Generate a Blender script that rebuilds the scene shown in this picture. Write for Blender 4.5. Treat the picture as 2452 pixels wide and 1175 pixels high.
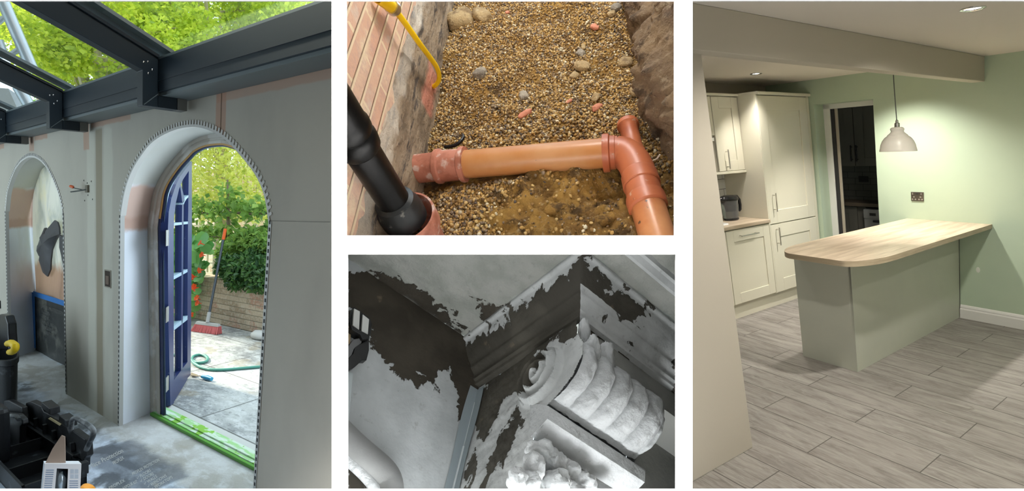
import bpy, bmesh, math, random
import numpy as np
from mathutils import Vector, Matrix
S = bpy.context.scene
C = S.collection
for o in list(bpy.data.objects): bpy.data.objects.remove(o)
R = math.radians
random.seed(5); RG = np.random.default_rng(5)

# ------------------------------------------------------------------ camera
F, CX, CY = 1240.0, 1226.0, 587.5
PITCH = math.atan((CY-484)/F)
cam = bpy.data.cameras.new('camera'); cam.sensor_width = 36; cam.lens = 36*F/2452
cam.clip_start = .02; cam.clip_end = 200
camo = bpy.data.objects.new('camera', cam); C.objects.link(camo)
CAM = np.array([0, 0, 1.6]); camo.location = CAM
camo.rotation_euler = (math.pi/2-PITCH, 0, 0)
S.camera = camo
FW = np.array([0, math.cos(PITCH), -math.sin(PITCH)]); UP = np.array([0, math.sin(PITCH), math.cos(PITCH)]); RT = np.array([1., 0, 0])
# ------------------------------------------------------------------ world, exposure
w = bpy.data.worlds.new('world'); S.world = w; w.use_nodes = True
wb = w.node_tree.nodes['Background']; wb.inputs[0].default_value = (.74, .90, 1.0, 1); wb.inputs[1].default_value = 2.5
S.view_settings.view_transform = 'Standard'; S.view_settings.look = 'None'
S.view_settings.exposure = 0; S.view_settings.gamma = 1; S.view_settings.use_curve_mapping = False
def lamp(kind, name, loc, aim, power, color=(1, 1, 1), size=.5, size_y=None, **k):
    l = bpy.data.lights.new(name, kind); l.energy = power; l.color = color
    if kind == 'AREA':
        l.size = size
        if size_y: l.shape = 'RECTANGLE'; l.size_y = size_y
    elif kind == 'SUN': l.angle = size
    else: l.shadow_soft_size = size
    for a, b in k.items(): setattr(l, a, b)
    o = bpy.data.objects.new(name, l); C.objects.link(o); o.location = loc
    o.rotation_euler = (Vector(aim)-Vector(loc)).to_track_quat('-Z', 'Y').to_euler()
    return o
lamp('SUN', 'sun', (0, 0, 9), (3.81, -1.86, 9-3.2), 6.5, (1, .93, .76), R(4))
for _x in (-1.5, -.5, .5, 1.5): lamp('AREA', 'board_fill', (_x, .62, 3.35), (_x*.9, 1.2, 1.2), 110, (1, .98, .95), .8, .2)  # unseen lamps added to bring the board up to white

# ------------------------------------------------------------------ frames: each place has its own ground plane and two horizontal directions
def ray(x, y): return RT*((x-CX)/F)+UP*(-(y-CY)/F)+FW
def nrm(v): v = np.asarray(v, float); return v/np.linalg.norm(v)
class Frame:
    def __init__(s, X, Y, Z, o, k=1.): s.M = np.array([nrm(X), nrm(Y), nrm(Z)]).T*k; s.o = np.asarray(o, float); s.Mi = np.linalg.inv(s.M)
    def w(s, p): return np.asarray(p, float)@s.M.T+s.o
    def loc(s, p): return s.Mi@(np.asarray(p, float)-s.o)
    def d(s, v): return s.M@np.asarray(v, float)
    def on(s, px, py, ax, val):      # where the line of sight meets a wall, floor or table plane of this place
        d = s.Mi@ray(px, py); o = s.Mi@(CAM-s.o)
        return o+(val-o[ax])/d[ax]*d
    def plane(s, px, py, p0, nn):
        d = s.Mi@ray(px, py); o = s.Mi@(CAM-s.o); nn = np.asarray(nn, float)
        return o+d*((np.asarray(p0)-o)@nn)/(d@nn)
def floorframe(vx, vy, vz, h, sx=1):
    z = -nrm(ray(*vz)); return Frame(sx*ray(*vx), ray(*vy), z, CAM-z*h)
W = Frame((1, 0, 0), (0, 1, 0), (0, 0, 1), (0, 0, 0))
BD = 1.22                              # depth of the white display wall
B_ = Frame(RT, UP, FW, CAM)           # right, up, depth

# ------------------------------------------------------------------ materials
def mat(name, col=(.5, .5, .5), rough=.6, metal=0, layers=(), bump=None, spec=.5, coord='loc', emis=None, trans=0, ior=1.45, alpha=1, sub=0, coat=0, extra=None, sheen=0):
    m = bpy.data.materials.new(name); m.use_nodes = True; nt = m.node_tree; N = nt.nodes; L_ = nt.links
    bs = N['Principled BSDF']; bs.inputs['Roughness'].default_value = rough; bs.inputs['Metallic'].default_value = metal
    bs.inputs['Specular IOR Level'].default_value = spec; bs.inputs['IOR'].default_value = ior
    bs.inputs['Transmission Weight'].default_value = trans; bs.inputs['Alpha'].default_value = alpha
    bs.inputs['Coat Weight'].default_value = coat; bs.inputs['Sheen Weight'].default_value = sheen
    if emis: bs.inputs['Emission Color'].default_value = (*emis[:3], 1); bs.inputs['Emission Strength'].default_value = emis[3]
    g = G(nt, coord)
    c = g.rgb(col)
    for l in layers: c = g.layer(c, **l)
    if extra: c = extra(g, c)
    L_.new(c, bs.inputs['Base Color'])
    if bump:
        h = None
        for b in (bump if isinstance(bump, list) else [bump]):
            n = b['node'](g) if 'node' in b else g.noise(b.get('scale', 50), b.get('stretch', (1, 1, 1)), b.get('detail', 4), b.get('kind', 'noise'))
            n = g.math('MULTIPLY', n, b.get('amt', 1.0))
            h = n if h is None else g.math('ADD', h, n)
        bn = N.new('ShaderNodeBump'); bn.inputs['Strength'].default_value = 1; bn.inputs['Distance'].default_value = .01
        L_.new(h, bn.inputs['Height']); L_.new(bn.outputs[0], bs.inputs['Normal'])
    m.diffuse_color = (*col[:3], 1)
    return m
class G:                              # small node-graph helper
    def __init__(s, nt, coord):
        s.nt = nt; s.N = nt.nodes; s.L = nt.links
        if coord == 'loc':
            a = s.N.new('ShaderNodeAttribute'); a.attribute_name = 'loc'; s.co = a.outputs['Vector']
        else:
            a = s.N.new('ShaderNodeTexCoord'); s.co = a.outputs['Object']
        s.sep = None
    def rgb(s, c):
        if not isinstance(c, (tuple, list)): return c
        n = s.N.new('ShaderNodeRGB'); n.outputs[0].default_value = (*c[:3], 1); return n.outputs[0]
    def math(s, op, a, b=None, c=None, clamp=False):
        n = s.N.new('ShaderNodeMath'); n.operation = op; n.use_clamp = clamp
        for i, v in enumerate((a, b, c)):
            if v is None: continue
            if isinstance(v, (int, float)): n.inputs[i].default_value = v
            else: s.L.new(v, n.inputs[i])
        return n.outputs[0]
    def axis(s, i):
        if s.sep is None:
            n = s.N.new('ShaderNodeSeparateXYZ'); s.L.new(s.co, n.inputs[0]); s.sep = n
        return s.sep.outputs[i]
    def vec(s, sc=(1, 1, 1), off=(0, 0, 0), rot=(0, 0, 0)):
        n = s.N.new('ShaderNodeMapping'); s.L.new(s.co, n.inputs[0]); n.inputs['Scale'].default_value = sc; n.inputs['Location'].default_value = off; n.inputs['Rotation'].default_value = rot; return n.outputs[0]
    def noise(s, scale=5, stretch=(1, 1, 1), detail=5, kind='noise', off=(0, 0, 0), rough=.55, dist=0, rot=(0, 0, 0)):
        if kind == 'voronoi':
            n = s.N.new('ShaderNodeTexVoronoi'); s.L.new(s.vec(stretch, off, rot), n.inputs['Vector']); n.inputs['Scale'].default_value = scale; return n.outputs['Distance']
        if kind == 'wave':
            n = s.N.new('ShaderNodeTexWave'); s.L.new(s.vec(stretch, off, rot), n.inputs['Vector']); n.inputs['Scale'].default_value = scale; n.inputs['Distortion'].default_value = dist or 2; n.inputs['Detail'].default_value = detail; return n.outputs['Fac']
        n = s.N.new('ShaderNodeTexNoise'); s.L.new(s.vec(stretch, off, rot), n.inputs['Vector']); n.inputs['Scale'].default_value = scale; n.inputs['Detail'].default_value = detail; n.inputs['Roughness'].default_value = rough; n.inputs['Distortion'].default_value = dist
        return n.outputs['Fac']
    def smooth(s, v, lo, hi):
        n = s.N.new('ShaderNodeMapRange'); n.interpolation_type = 'SMOOTHSTEP'; s.L.new(v, n.inputs['Value'])
        n.inputs['From Min'].default_value = lo; n.inputs['From Max'].default_value = hi; return n.outputs[0]
    def mix(s, f, a, b):
        n = s.N.new('ShaderNodeMix'); n.data_type = 'RGBA'
        if isinstance(f, (int, float)): n.inputs[0].default_value = f
        else: s.L.new(f, n.inputs[0])
        s.L.new(s.rgb(a), n.inputs[6]); s.L.new(s.rgb(b), n.inputs[7]); return n.outputs[2]
    def box(s, rng, soft=.01, wob=0, wscale=8):      # 1 inside the ranges {axis:(lo,hi)}, with a ragged edge
        out = None; nz = s.math('MULTIPLY', s.math('SUBTRACT', s.noise(wscale), .5), wob*2) if wob else None
        for i, (lo, hi) in rng.items():
            v = s.axis(i)
            if nz is not None: v = s.math('ADD', v, nz)
            m = s.math('MULTIPLY', s.smooth(v, lo-soft, lo+soft), s.math('SUBTRACT', 1.0, s.smooth(v, hi-soft, hi+soft)))
            out = m if out is None else s.math('MULTIPLY', out, m)
        return out
    def layer(s, c, color=(0, 0, 0), scale=5, lo=.4, hi=.6, stretch=(1, 1, 1), detail=5, amt=1, kind='noise', off=(0, 0, 0), box=None, soft=.01, wob=0, wscale=8, dist=0, rot=(0, 0, 0), attr=None):
        f = None
        if attr:
            a = s.N.new('ShaderNodeAttribute'); a.attribute_name = attr; f = s.smooth(a.outputs['Fac'], lo, hi)
        elif scale: f = s.smooth(s.noise(scale, stretch, detail, kind, off, dist=dist, rot=rot), lo, hi)
        if box:
            b = s.box(box, soft, wob, wscale); f = b if f is None else s.math('MULTIPLY', f, b)
        if amt != 1: f = s.math('MULTIPLY', f, amt)
        return s.mix(f, c, color)

# ------------------------------------------------------------------ meshes
def tag(o, label=None, cat=None, group=None, kind=None):
    if label: o['label'] = label
    if cat: o['category'] = cat
    if group: o['group'] = group
    if kind: o['kind'] = kind
    return o
def frustumclip(bm, planes):
    for co, no in planes:
        geom = bm.verts[:]+bm.edges[:]+bm.faces[:]
        bmesh.ops.bisect_plane(bm, geom=geom, plane_co=co, plane_no=no, clear_outer=True, dist=1e-6)
class MB:
    """collects shapes given in a frame's own coordinates and links them as ONE mesh"""
    def __init__(s, fr=W): s.f = fr; s.v = []; s.fc = []; s.n = 0
    def add(s, vs, fs):
        b = s.n; s.v.append(np.asarray(vs, float).reshape(-1, 3)); s.n += len(s.v[-1]); s.fc += [tuple(i+b for i in f) for f in fs]; return s
    def box(s, a, b):
        x0, x1 = sorted((a[0], b[0])); y0, y1 = sorted((a[1], b[1])); z0, z1 = sorted((a[2], b[2]))
        return s.add([(x0, y0, z0), (x1, y0, z0), (x1, y1, z0), (x0, y1, z0), (x0, y0, z1), (x1, y0, z1), (x1, y1, z1), (x0, y1, z1)],
                     [(0, 3, 2, 1), (4, 5, 6, 7), (0, 1, 5, 4), (1, 2, 6, 5), (2, 3, 7, 6), (3, 0, 4, 7)])
    def hexa(s, lo, hi):              # two quads, bottom and top
        return s.add(list(lo)+list(hi), [(0, 3, 2, 1), (4, 5, 6, 7), (0, 1, 5, 4), (1, 2, 6, 5), (2, 3, 7, 6), (3, 0, 4, 7)])
    def poly(s, pts): return s.add(pts, [tuple(range(len(pts)))])
    def prism(s, pts, off):           # polygon swept by a vector
        p = np.asarray(pts, float); q = p+np.asarray(off, float); n = len(p)
        return s.add(np.vstack([p, q]), [tuple(range(n-1, -1, -1)), tuple(range(n, 2*n))]+[(i, (i+1) % n, n+(i+1) % n, n+i) for i in range(n)])
    def strip(s, a, b, closed=False):    # ribbon between two equal point rows
        n = len(a); m = n if closed else n-1
        return s.add(list(a)+list(b), [(i, (i+1) % n, n+(i+1) % n, n+i) for i in range(m)])
    def tube(s, path, r, n=12, cap=True, closed=False):
        P = [np.asarray(p, float) for p in path]; k = len(P); rs = r if hasattr(r, '__len__') else [r]*k
        vs = []; up = None
        for i in range(k):
            t = nrm((P[(i+1) % k] if (closed or i < k-1) else P[i])-(P[i-1] if (closed or i > 0) else P[i]))
            if up is None: up = np.array([0, 0, 1.]) if abs(t[2]) < .9 else np.array([1., 0, 0])
            u = up-t*(up@t); u = nrm(u); v = np.cross(t, u); up = u
            for j in range(n):
                a = 2*math.pi*j/n; vs.append(P[i]+(u*math.cos(a)+v*math.sin(a))*rs[i])
        fs = []
        for i in range(k if closed else k-1):
            for j in range(n):
                a, b = i*n+j, i*n+(j+1) % n; c, d = ((i+1) % k)*n+(j+1) % n, ((i+1) % k)*n+j
                fs.append((a, b, c, d))
        if cap and not closed: fs += [tuple(range(n-1, -1, -1)), tuple(range((k-1)*n, k*n))]
        return s.add(vs, fs)
    def lathe(s, c, prof, ax=(0, 0, 1), n=32, cap=False):    # profile (radius, height) round an axis
        c = np.asarray(c, float); ax = nrm(ax); u = nrm(np.cross(ax, (1, 0, 0) if abs(ax[0]) < .9 else (0, 1, 0))); v = np.cross(ax, u)
        vs = [c+ax*h+(u*math.cos(2*math.pi*j/n)+v*math.sin(2*math.pi*j/n))*r for r, h in prof for j in range(n)]
        fs = [(i*n+j, i*n+(j+1) % n, (i+1)*n+(j+1) % n, (i+1)*n+j) for i in range(len(prof)-1) for j in range(n)]
        if cap: fs += [tuple(range(n-1, -1, -1)), tuple(range((len(prof)-1)*n, len(prof)*n))]
        return s.add(vs, fs)
    def ball(s, c, r, nu=12, nv=8, jit=0, seed=0):
        rr = np.random.default_rng(seed); c = np.asarray(c, float); r = np.ones(3)*r
        vs = [c+r*(0, 0, 1)]
        for i in range(1, nv):
            for j in range(nu):
                a = math.pi*i/nv; b = 2*math.pi*j/nu; vs.append(c+r*(math.sin(a)*math.cos(b), math.sin(a)*math.sin(b), math.cos(a))*(1+jit*rr.uniform(-1, 1)))
        vs.append(c-r*(0, 0, 1)); e = len(vs)-1
        fs = [(0, 1+j, 1+(j+1) % nu) for j in range(nu)]+[(1+i*nu+j, 1+(i+1)*nu+j, 1+(i+1)*nu+(j+1) % nu, 1+i*nu+(j+1) % nu) for i in range(nv-2) for j in range(nu)]+[(e, 1+(nv-2)*nu+(j+1) % nu, 1+(nv-2)*nu+j) for j in range(nu)]
        return s.add(vs, fs)
    def grid(s, fn, nu, nv):          # fn(u,v) for u,v in 0..1
        return s.add([fn(i/nu, j/nv) for i in range(nu+1) for j in range(nv+1)], [(i*(nv+1)+j, (i+1)*(nv+1)+j, (i+1)*(nv+1)+j+1, i*(nv+1)+j+1) for i in range(nu) for j in range(nv)])
    def text(s, body, size, org, ux, uy, thick=0, spacing=1.0, align='LEFT'):
        c = bpy.data.curves.new('t', 'FONT'); c.body = body; c.size = size; c.extrude = thick; c.space_character = spacing; c.align_x = align; c.resolution_u = 2
        o = bpy.data.objects.new('t', c); me = bpy.data.meshes.new_from_object(o)
        ux = np.asarray(ux, float); uy = np.asarray(uy, float); uz = nrm(np.cross(ux, uy)); org = np.asarray(org, float)
        vs = [org+ux*v.co.x+uy*v.co.y+uz*(v.co.z+.0) for v in me.vertices]; fs = [tuple(p.vertices) for p in me.polygons]
        bpy.data.objects.remove(o); bpy.data.meshes.remove(me)
        if vs: s.add(vs, fs)
        return s
    def done(s, name, m, parent=None, base=None, smooth=False, bevel=0, bseg=2, label=None, cat=None, group=None, kind=None, clip=None, disp=None, solid=0, recalc=True, attrs=None, sub=0):
        L0 = np.vstack(s.v); P = s.f.w(L0)
        root = parent
        while root is not None and root.parent is not None: root = root.parent
        b = np.asarray(root.location) if parent is not None else (s.f.w(base) if base is not None else P[P[:, 2].argmin()]*[0, 0, 1]+P.mean(0)*[1, 1, 0])
        me = bpy.data.meshes.new(name)
        me.from_pydata([tuple(p) for p in P-b], [], s.fc)
        a = me.attributes.new('loc', 'FLOAT_VECTOR', 'POINT'); a.data.foreach_set('vector', L0.astype(np.float32).ravel())
        if attrs:
            for k, vals in attrs.items():
                t = me.attributes.new(k, 'FLOAT', 'POINT'); t.data.foreach_set('value', np.asarray(vals, np.float32))
        if recalc or clip:
            bm = bmesh.new(); bm.from_mesh(me)
            if clip: frustumclip(bm, [(Vector(np.asarray(co)-b), Vector(no)) for co, no in clip])
            if recalc: bmesh.ops.recalc_face_normals(bm, faces=bm.faces)
            bm.to_mesh(me); bm.free()
        me.materials.append(m)
        if smooth:
            me.polygons.foreach_set('use_smooth', [True]*len(me.polygons))
        o = bpy.data.objects.new(name, me); C.objects.link(o)
        if parent is not None: o.parent = parent
        else: o.location = b
        if solid:
            q = o.modifiers.new('s', 'SOLIDIFY'); q.thickness = solid; q.offset = 0
        if sub:
            q = o.modifiers.new('u', 'SUBSURF'); q.levels = sub; q.render_levels = sub
        if bevel:
            q = o.modifiers.new('b', 'BEVEL'); q.width = bevel; q.segments = bseg; q.limit_method = 'ANGLE'; q.angle_limit = R(40)
            if not smooth: me.polygons.foreach_set('use_smooth', [False]*len(me.polygons))
        elif smooth is True:
            try: me.set_sharp_from_angle(angle=R(45))
            except Exception: pass
        tag(o, label, cat, group, kind)
        return o
_E = np.array((0, 0, 0))
def thing(fr, name, base, label, cat, group=None):
    o = bpy.data.objects.new(name, None); o.empty_display_size = .1; C.objects.link(o); o.location = fr.w(base); return tag(o, label, cat, group)
def copy_tree(o, loc=None, parent=None, label=None):
    c = o.copy(); C.objects.link(c)
    if parent is not None: c.parent = parent
    if loc is not None: c.location = loc
    if label: c['label'] = label
    for ch in list(o.children): copy_tree(ch, None, c)
    return c
def clipL(): return [(CAM+FW*(BD+.012), -FW), (CAM, nrm(np.cross(ray(812, 900), ray(812, 0))))]
def clipK(): return [(CAM+FW*(BD+.012), -FW), (CAM, nrm(np.cross(ray(1642, 0), ray(1642, 900))))]
# ================================================================== white display wall with four openings
M_board = mat('white board', (.96, .96, .96), .9, spec=.1)
def bx(px): return (px-CX)/F*BD
def by(py): return -(py-CY)/F*BD
xs = [-5.2, bx(-8), bx(794), bx(829), bx(832), bx(1615.5), bx(1618.5), bx(1658.5), bx(2460), 5.0]
m = MB(B_); T = .006
def rect(x0, x1, y0, y1): m.box((x0, y0, BD), (x1, y1, BD+T))
top, bot = 2.7, -1.75
rect(xs[0], xs[9], by(1), top)
rect(xs[0], xs[9], bot, by(1172.5))
rect(xs[0], xs[1], by(1172.5), by(1)); rect(xs[8], xs[9], by(1172.5), by(1))
rect(xs[2], xs[3], by(1172.5), by(1)); rect(xs[6], xs[7], by(1172.5), by(1))
rect(xs[3], xs[6], by(609), by(563.5))
rect(xs[3], xs[4], by(1172.5), by(609)); rect(xs[5], xs[6], by(563.5), by(1))
m.done('wall_front', M_board, kind='structure')
m = MB(B_)
for a_, b2, c_, d_ in ((xs[0], bx(812), by(-12), top), (xs[0], bx(812), bot, by(1186)), (xs[0], bx(-20), by(1186), by(-12))): m.box((a_, c_, BD+T+.0005), (b2, d_, BD+T+.004))
m.done('wall_front', mat('dark backing', (.10, .095, .085), .9), kind='structure')  # unseen dark sheet added to cut light bounced off the board
# unseen enclosure added round the camera to keep sky light off the openings
gc = [(CAM+FW*BD, FW)]; M_gal = mat('grey enclosure', (.22, .22, .22), .9)
for a_, b2, n_ in (((-5.1, -2.6, -.15), (5, 1.8, -.1), 'floor'), ((-5.1, -2.6, 4.2), (5, 1.8, 4.25), 'ceiling'), ((-5.2, -2.6, -.15), (-5.1, 1.8, 4.25), 'wall_left'), ((4.9, -2.6, -.15), (5.0, 1.8, 4.25), 'wall_right'), ((-5.2, -2.7, -.15), (5, -2.6, 4.25), 'wall_rear')):
    MB(W).box(a_, b2).done(n_, M_gal, kind='structure', clip=gc)
# walls that part the four places from each other, seen only edge-on behind the white bars
def radial(px, y0, y1, d0, d1, name, t=.004, m_=None):
    q = MB(B_); a = (px-CX)/F
    lo = [(a*d0-t, y0, d0), (a*d0+t, y0, d0), (a*d1+t, y0, d1), (a*d1-t, y0, d1)]
    q.hexa(lo, [(x, y1, z) for x, y, z in lo]); return q.done(name, m_ or M_board, kind='structure')
M_part = mat('brown grey partition', (.16, .15, .13), .9)
radial(818, bot, 1.3, BD+.01, 2.3, 'wall_left', m_=M_part)
radial(1630, bot, 2.0, BD+.01, 6.9, 'wall_right', m_=M_part)
# ================================================================== the kitchen
K = floorframe((410, 400), (3180, 285), (2355, 5300), 1.65)
kc = clipK()
M_green = mat('sage green emulsion', (.46, .56, .42), .55, layers=[dict(color=(.44, .54, .41), scale=3, lo=.3, hi=.7)], bump=dict(scale=160, amt=.02))
M_beige = mat('warm beige emulsion', (.50, .46, .38), .6, bump=dict(scale=160, amt=.02))
M_ceil = mat('ceiling white', (.72, .67, .60), .8, bump=dict(scale=120, amt=.02))
M_gloss = mat('white gloss trim', (.72, .72, .68), .3)
M_cab = mat('cream cabinet paint', (.66, .635, .52), .42)
M_cab2 = mat('green grey panel', (.53, .55, .46), .45, layers=[dict(color=(.50, .52, .44), scale=2, lo=.4, hi=.7)])
M_steel = mat('brushed steel', (.62, .60, .57), .28, 1)
M_dark = mat('dark gap', (.03, .03, .03), .7)
def planks(g, c):
    # boards along x, 0.19 wide, staggered end joints
    y = g.math('DIVIDE', g.math('SUBTRACT', g.axis(1), .2135), .2585); row = g.math('FLOOR', y); fy = g.math('FRACT', y)
    st = g.math('ABSOLUTE', g.math('SUBTRACT', g.math('MULTIPLY', g.math('FRACT', g.math('MULTIPLY', row, .5)), 1.0), .5))
    xx = g.math('ADD', g.math('DIVIDE', g.math('SUBTRACT', g.axis(0), .93), .809), st); ix = g.math('FLOOR', xx); fx = g.math('FRACT', xx)
    cx = g.N.new('ShaderNodeCombineXYZ'); g.L.new(row, cx.inputs[0]); g.L.new(ix, cx.inputs[1])
    wn = g.N.new('ShaderNodeTexWhiteNoise'); g.L.new(cx.outputs[0], wn.inputs['Vector'])
    # grain, moved per board
    va = g.N.new('ShaderNodeVectorMath'); va.operation = 'MULTIPLY_ADD'; g.L.new(wn.outputs['Color'], va.inputs[0]); va.inputs[1].default_value = (9, 9, 9)
    mp = g.vec((1.6, 9, 1)); g.L.new(mp, va.inputs[2])
    def nz(sc, de, di):
        n = g.N.new('ShaderNodeTexNoise'); g.L.new(va.outputs[0], n.inputs['Vector']); n.inputs['Scale'].default_value = sc; n.inputs['Detail'].default_value = de; n.inputs['Distortion'].default_value = di; n.inputs['Roughness'].default_value = .62; return n.outputs['Fac']
    c = g.mix(g.smooth(nz(1.6, 7, .8), .30, .72), (.18, .165, .152), (.35, .33, .305))
    c = g.mix(g.math('MULTIPLY', g.smooth(nz(4, 10, 2.5), .48, .60), .40), c, (.40, .38, .35))
    c = g.mix(g.math('MULTIPLY', g.smooth(nz(1.1, 3, 3), .60, .74), .75), c, (.13, .115, .10))
    c = g.mix(g.math('MULTIPLY', wn.outputs['Value'], .28), c, (.24, .215, .20))
    e = g.math('MINIMUM', g.math('MINIMUM', fy, g.math('SUBTRACT', 1.0, fy)), 9)
    ex = g.math('MINIMUM', fx, g.math('SUBTRACT', 1.0, fx))
    j = g.math('MAXIMUM', g.math('LESS_THAN', e, .012), g.math('LESS_THAN', ex, .003))
    return g.mix(g.math('MULTIPLY', j, .8), c, (.05, .045, .04))
M_floorK = mat('grey oak laminate', (.3, .3, .3), .55, spec=.3, extra=planks, bump=dict(scale=6, stretch=(1.6, 14, 1), detail=8, amt=.05))
def oak(axis_):
    st = (1.2, 14, 6) if axis_ == 'y' else (14, 1.2, 6)
    def f(g, c):
        c = g.mix(g.smooth(g.noise(1.5, st, 8, dist=.7), .3, .72), (.36, .28, .195), (.58, .49, .375))
        return g.mix(g.math('MULTIPLY', g.smooth(g.noise(5, st, 8, dist=1.2), .5, .64), .5), c, (.45, .36, .27))
    return f
M_oak = mat('oak laminate worktop', (.6, .5, .4), .35, extra=oak('x'))
M_oakedge = mat('oak worktop edge', (.40, .33, .215), .5, extra=lambda g, c: g.mix(g.smooth(g.noise(3, (2, 2, 30), 6), .35, .7), (.37, .30, .20), (.47, .39, .27)))
HC = 2.243
MB(K).box((-.8, .2, -.05), (4.4, 7.2, 0)).done('floor', M_floorK, kind='structure', clip=kc)
MB(K).box((-.8, .2, HC), (4.4, 7.2, HC+.05)).done('ceiling', M_ceil, kind='structure', clip=kc)
# green wall with the doorway (x 2.245..2.765)
DX0, DX1, DZ = 2.245, 2.765, 2.003
g_ = MB(K)
g_.box((-.8, 5.44, 0), (DX0, 5.615, HC)); g_.box((DX1, 5.44, 0), (3.4, 5.615, HC)); g_.box((DX0, 5.44, DZ), (DX1, 5.615, HC))
g_.done('wall_back', M_green, kind='structure', clip=kc)
MB(K).box((3.24, 2.2, 0), (3.34, 5.44, HC)).done('wall_side', M_beige, kind='structure', clip=kc)
MB(K).box((-.84, 1.2, -.05), (-.8, 5.5, HC)).done('wall_end', M_green, kind='structure', clip=kc)
MB(K).box((1.53, .3, 0), (1.66, 2.105, HC)).done('wall_stub', M_beige, kind='structure', clip=kc, bevel=.004)
MB(K).box((1.472, .3, 2.053), (1.552, 5.44, HC)).done('trim_1', M_beige, kind='structure', clip=kc, bevel=.004)
# skirting
m = MB(K)
prof = [(5.44, 0), (5.418, 0), (5.418, .085), (5.424, .095), (5.424, .108), (5.432, .122), (5.44, .128)]
m.prism([(-.8, y, z) for y, z in prof], (2.435, 0, 0)); m.done('baseboard_back', M_gloss, kind='structure')
# door lining
m = MB(K)
m.box((2.705, 5.616, 0), (2.80, 5.63, 2.02)); m.box((DX0-.05, 5.616, 1.957), (2.80, 5.632, 2.03))
m.done('trim_2', M_gloss, kind='structure', bevel=.002)
MB(K).box((2.678, 5.634, 0), (2.706, 5.65, 1.957)).done('trim_3', M_dark, kind='structure')
MB(K).box((2.652, 5.652, 0), (2.677, 5.664, 1.957)).done('trim_10', mat('bare pale batten', (.42, .38, .30), .7), kind='structure')
# utility room behind
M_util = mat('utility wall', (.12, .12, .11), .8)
def tilef(w_, h_, ax, tile, grout):
    def f(g, c):
        z = g.math('DIVIDE', g.axis(2), h_); r = g.math('FLOOR', z); fz = g.math('FRACT', z)
        u = g.math('ADD', g.math('DIVIDE', g.axis(ax), w_), g.math('MULTIPLY', g.math('FRACT', g.math('MULTIPLY', r, .5)), 1.0)); fu = g.math('FRACT', u)
        e = g.math('MAXIMUM', g.math('LESS_THAN', fz, .045), g.math('LESS_THAN', fu, .045*h_/w_)); return g.mix(e, tile, grout)
    return f
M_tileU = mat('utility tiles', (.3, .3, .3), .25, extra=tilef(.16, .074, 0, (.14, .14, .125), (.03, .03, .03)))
M_tileK = mat('white metro tiles', (.3, .3, .3), .15, extra=tilef(.2, .1, 1, (.62, .63, .60), (.10, .10, .10)))
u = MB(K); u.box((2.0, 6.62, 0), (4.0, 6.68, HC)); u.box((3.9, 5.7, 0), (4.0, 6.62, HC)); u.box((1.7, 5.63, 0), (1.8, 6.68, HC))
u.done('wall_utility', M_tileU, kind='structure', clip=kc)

def shaker(fr, parent, ax, plane, u0, u1, z0, z1, rail=.075, out=-1, mat_=None, name='door', th=.018, top=None):
    """framed door lying in the plane <ax>=plane, facing 'out'; u is the other horizontal axis"""
    P = lambda u_, z_, d: ((plane+out*d, u_, z_) if ax == 0 else (u_, plane+out*d, z_))
    m = MB(fr); t = top or rail; g = .002
    u0 += g; u1 -= g; z0 += g; z1 -= g
    m.box(P(u0, z0, 0), P(u1, z1, th*.55))
    m.box(P(u0, z0, 0), P(u0+rail, z1, th)); m.box(P(u1-rail, z0, 0), P(u1, z1, th))
    m.box(P(u0+rail, z0, 0), P(u1-rail, z0+rail, th)); m.box(P(u0+rail, z1-t, 0), P(u1-rail, z1, th))
    return m.done(name, mat_ or M_cab, parent, bevel=.002)
def bar(fr, parent, a, b, off, r=.006, m_=None):
    a = np.array(a, float); b = np.array(b, float); off = np.array(off, float); m = MB(fr)
    m.tube([a+off, b+off], r, 10); d = nrm(b-a)*.02
    m.tube([a+d, a+d+off], r*.8, 8); m.tube([b-d, b-d+off], r*.8, 8)
    return m.done('handle', m_ or M_steel, parent, smooth=True)
# tall larder unit
FX = 2.80
t = thing(K, 'larder_cabinet', (3.0, 5.0, 0), 'tall cream shaker larder cabinet standing against the green wall by the doorway', 'cabinet')
MB(K).box((FX+.02, 4.55, .155), (3.24, 5.42, 2.085)).done('body', M_cab, t, bevel=.002)
MB(K).box((FX, 5.375, .155), (FX+.06, 5.42, 2.085)).done('filler_panel', M_cab, t, bevel=.002)
MB(K).box((FX, 4.535, .155), (3.24, 4.551, 2.09)).done('side_panel', M_cab, t, bevel=.002)
MB(K).box((FX-.025, 4.53, 2.085), (3.24, 5.42, 2.112)).done('cornice', M_cab, t, bevel=.006)
da = shaker(K, t, 0, FX+.019, 4.552, 5.375, .862, 2.08, .13)
db = shaker(K, t, 0, FX+.019, 4.552, 5.375, .158, .856, .13)
bar(K, da, (FX, 4.64, 1.165), (FX, 4.64, .985), (-.032, 0, 0)); bar(K, db, (FX, 4.64, .825), (FX, 4.64, .645), (-.032, 0, 0))
# base unit with integrated appliance door
t = thing(K, 'base_cabinet', (3.0, 4.2, 0), 'cream base cabinet with one wide shaker door and horizontal bar handle under oak worktop', 'cabinet')
MB(K).box((FX+.02, 3.86, .15), (3.24, 4.532, .885)).done('body', M_cab, t)
d_ = shaker(K, t, 0, FX+.019, 3.868, 4.532, .162, .873, .10, top=.11)
bar(K, d_, (FX, 4.04, .814), (FX, 4.31, .814), (-.032, 0, 0))
t = thing(K, 'base_cabinet', (3.0, 3.2, 0), 'cream base cabinet mostly hidden behind the beige wall stub', 'cabinet')
MB(K).box((FX+.02, 3.1, .15), (3.24, 3.855, .885)).done('body', M_cab, t, clip=kc)
shaker(K, t, 0, FX+.019, 3.3, 3.862, .162, .873, .10)
MB(K).box((2.85, 3.1, 0), (2.868, 5.42, .155)).done('plinth', M_cab, None, label='cream plinth board running along the floor under the kitchen cabinets', cat='plinth', clip=kc)
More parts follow.
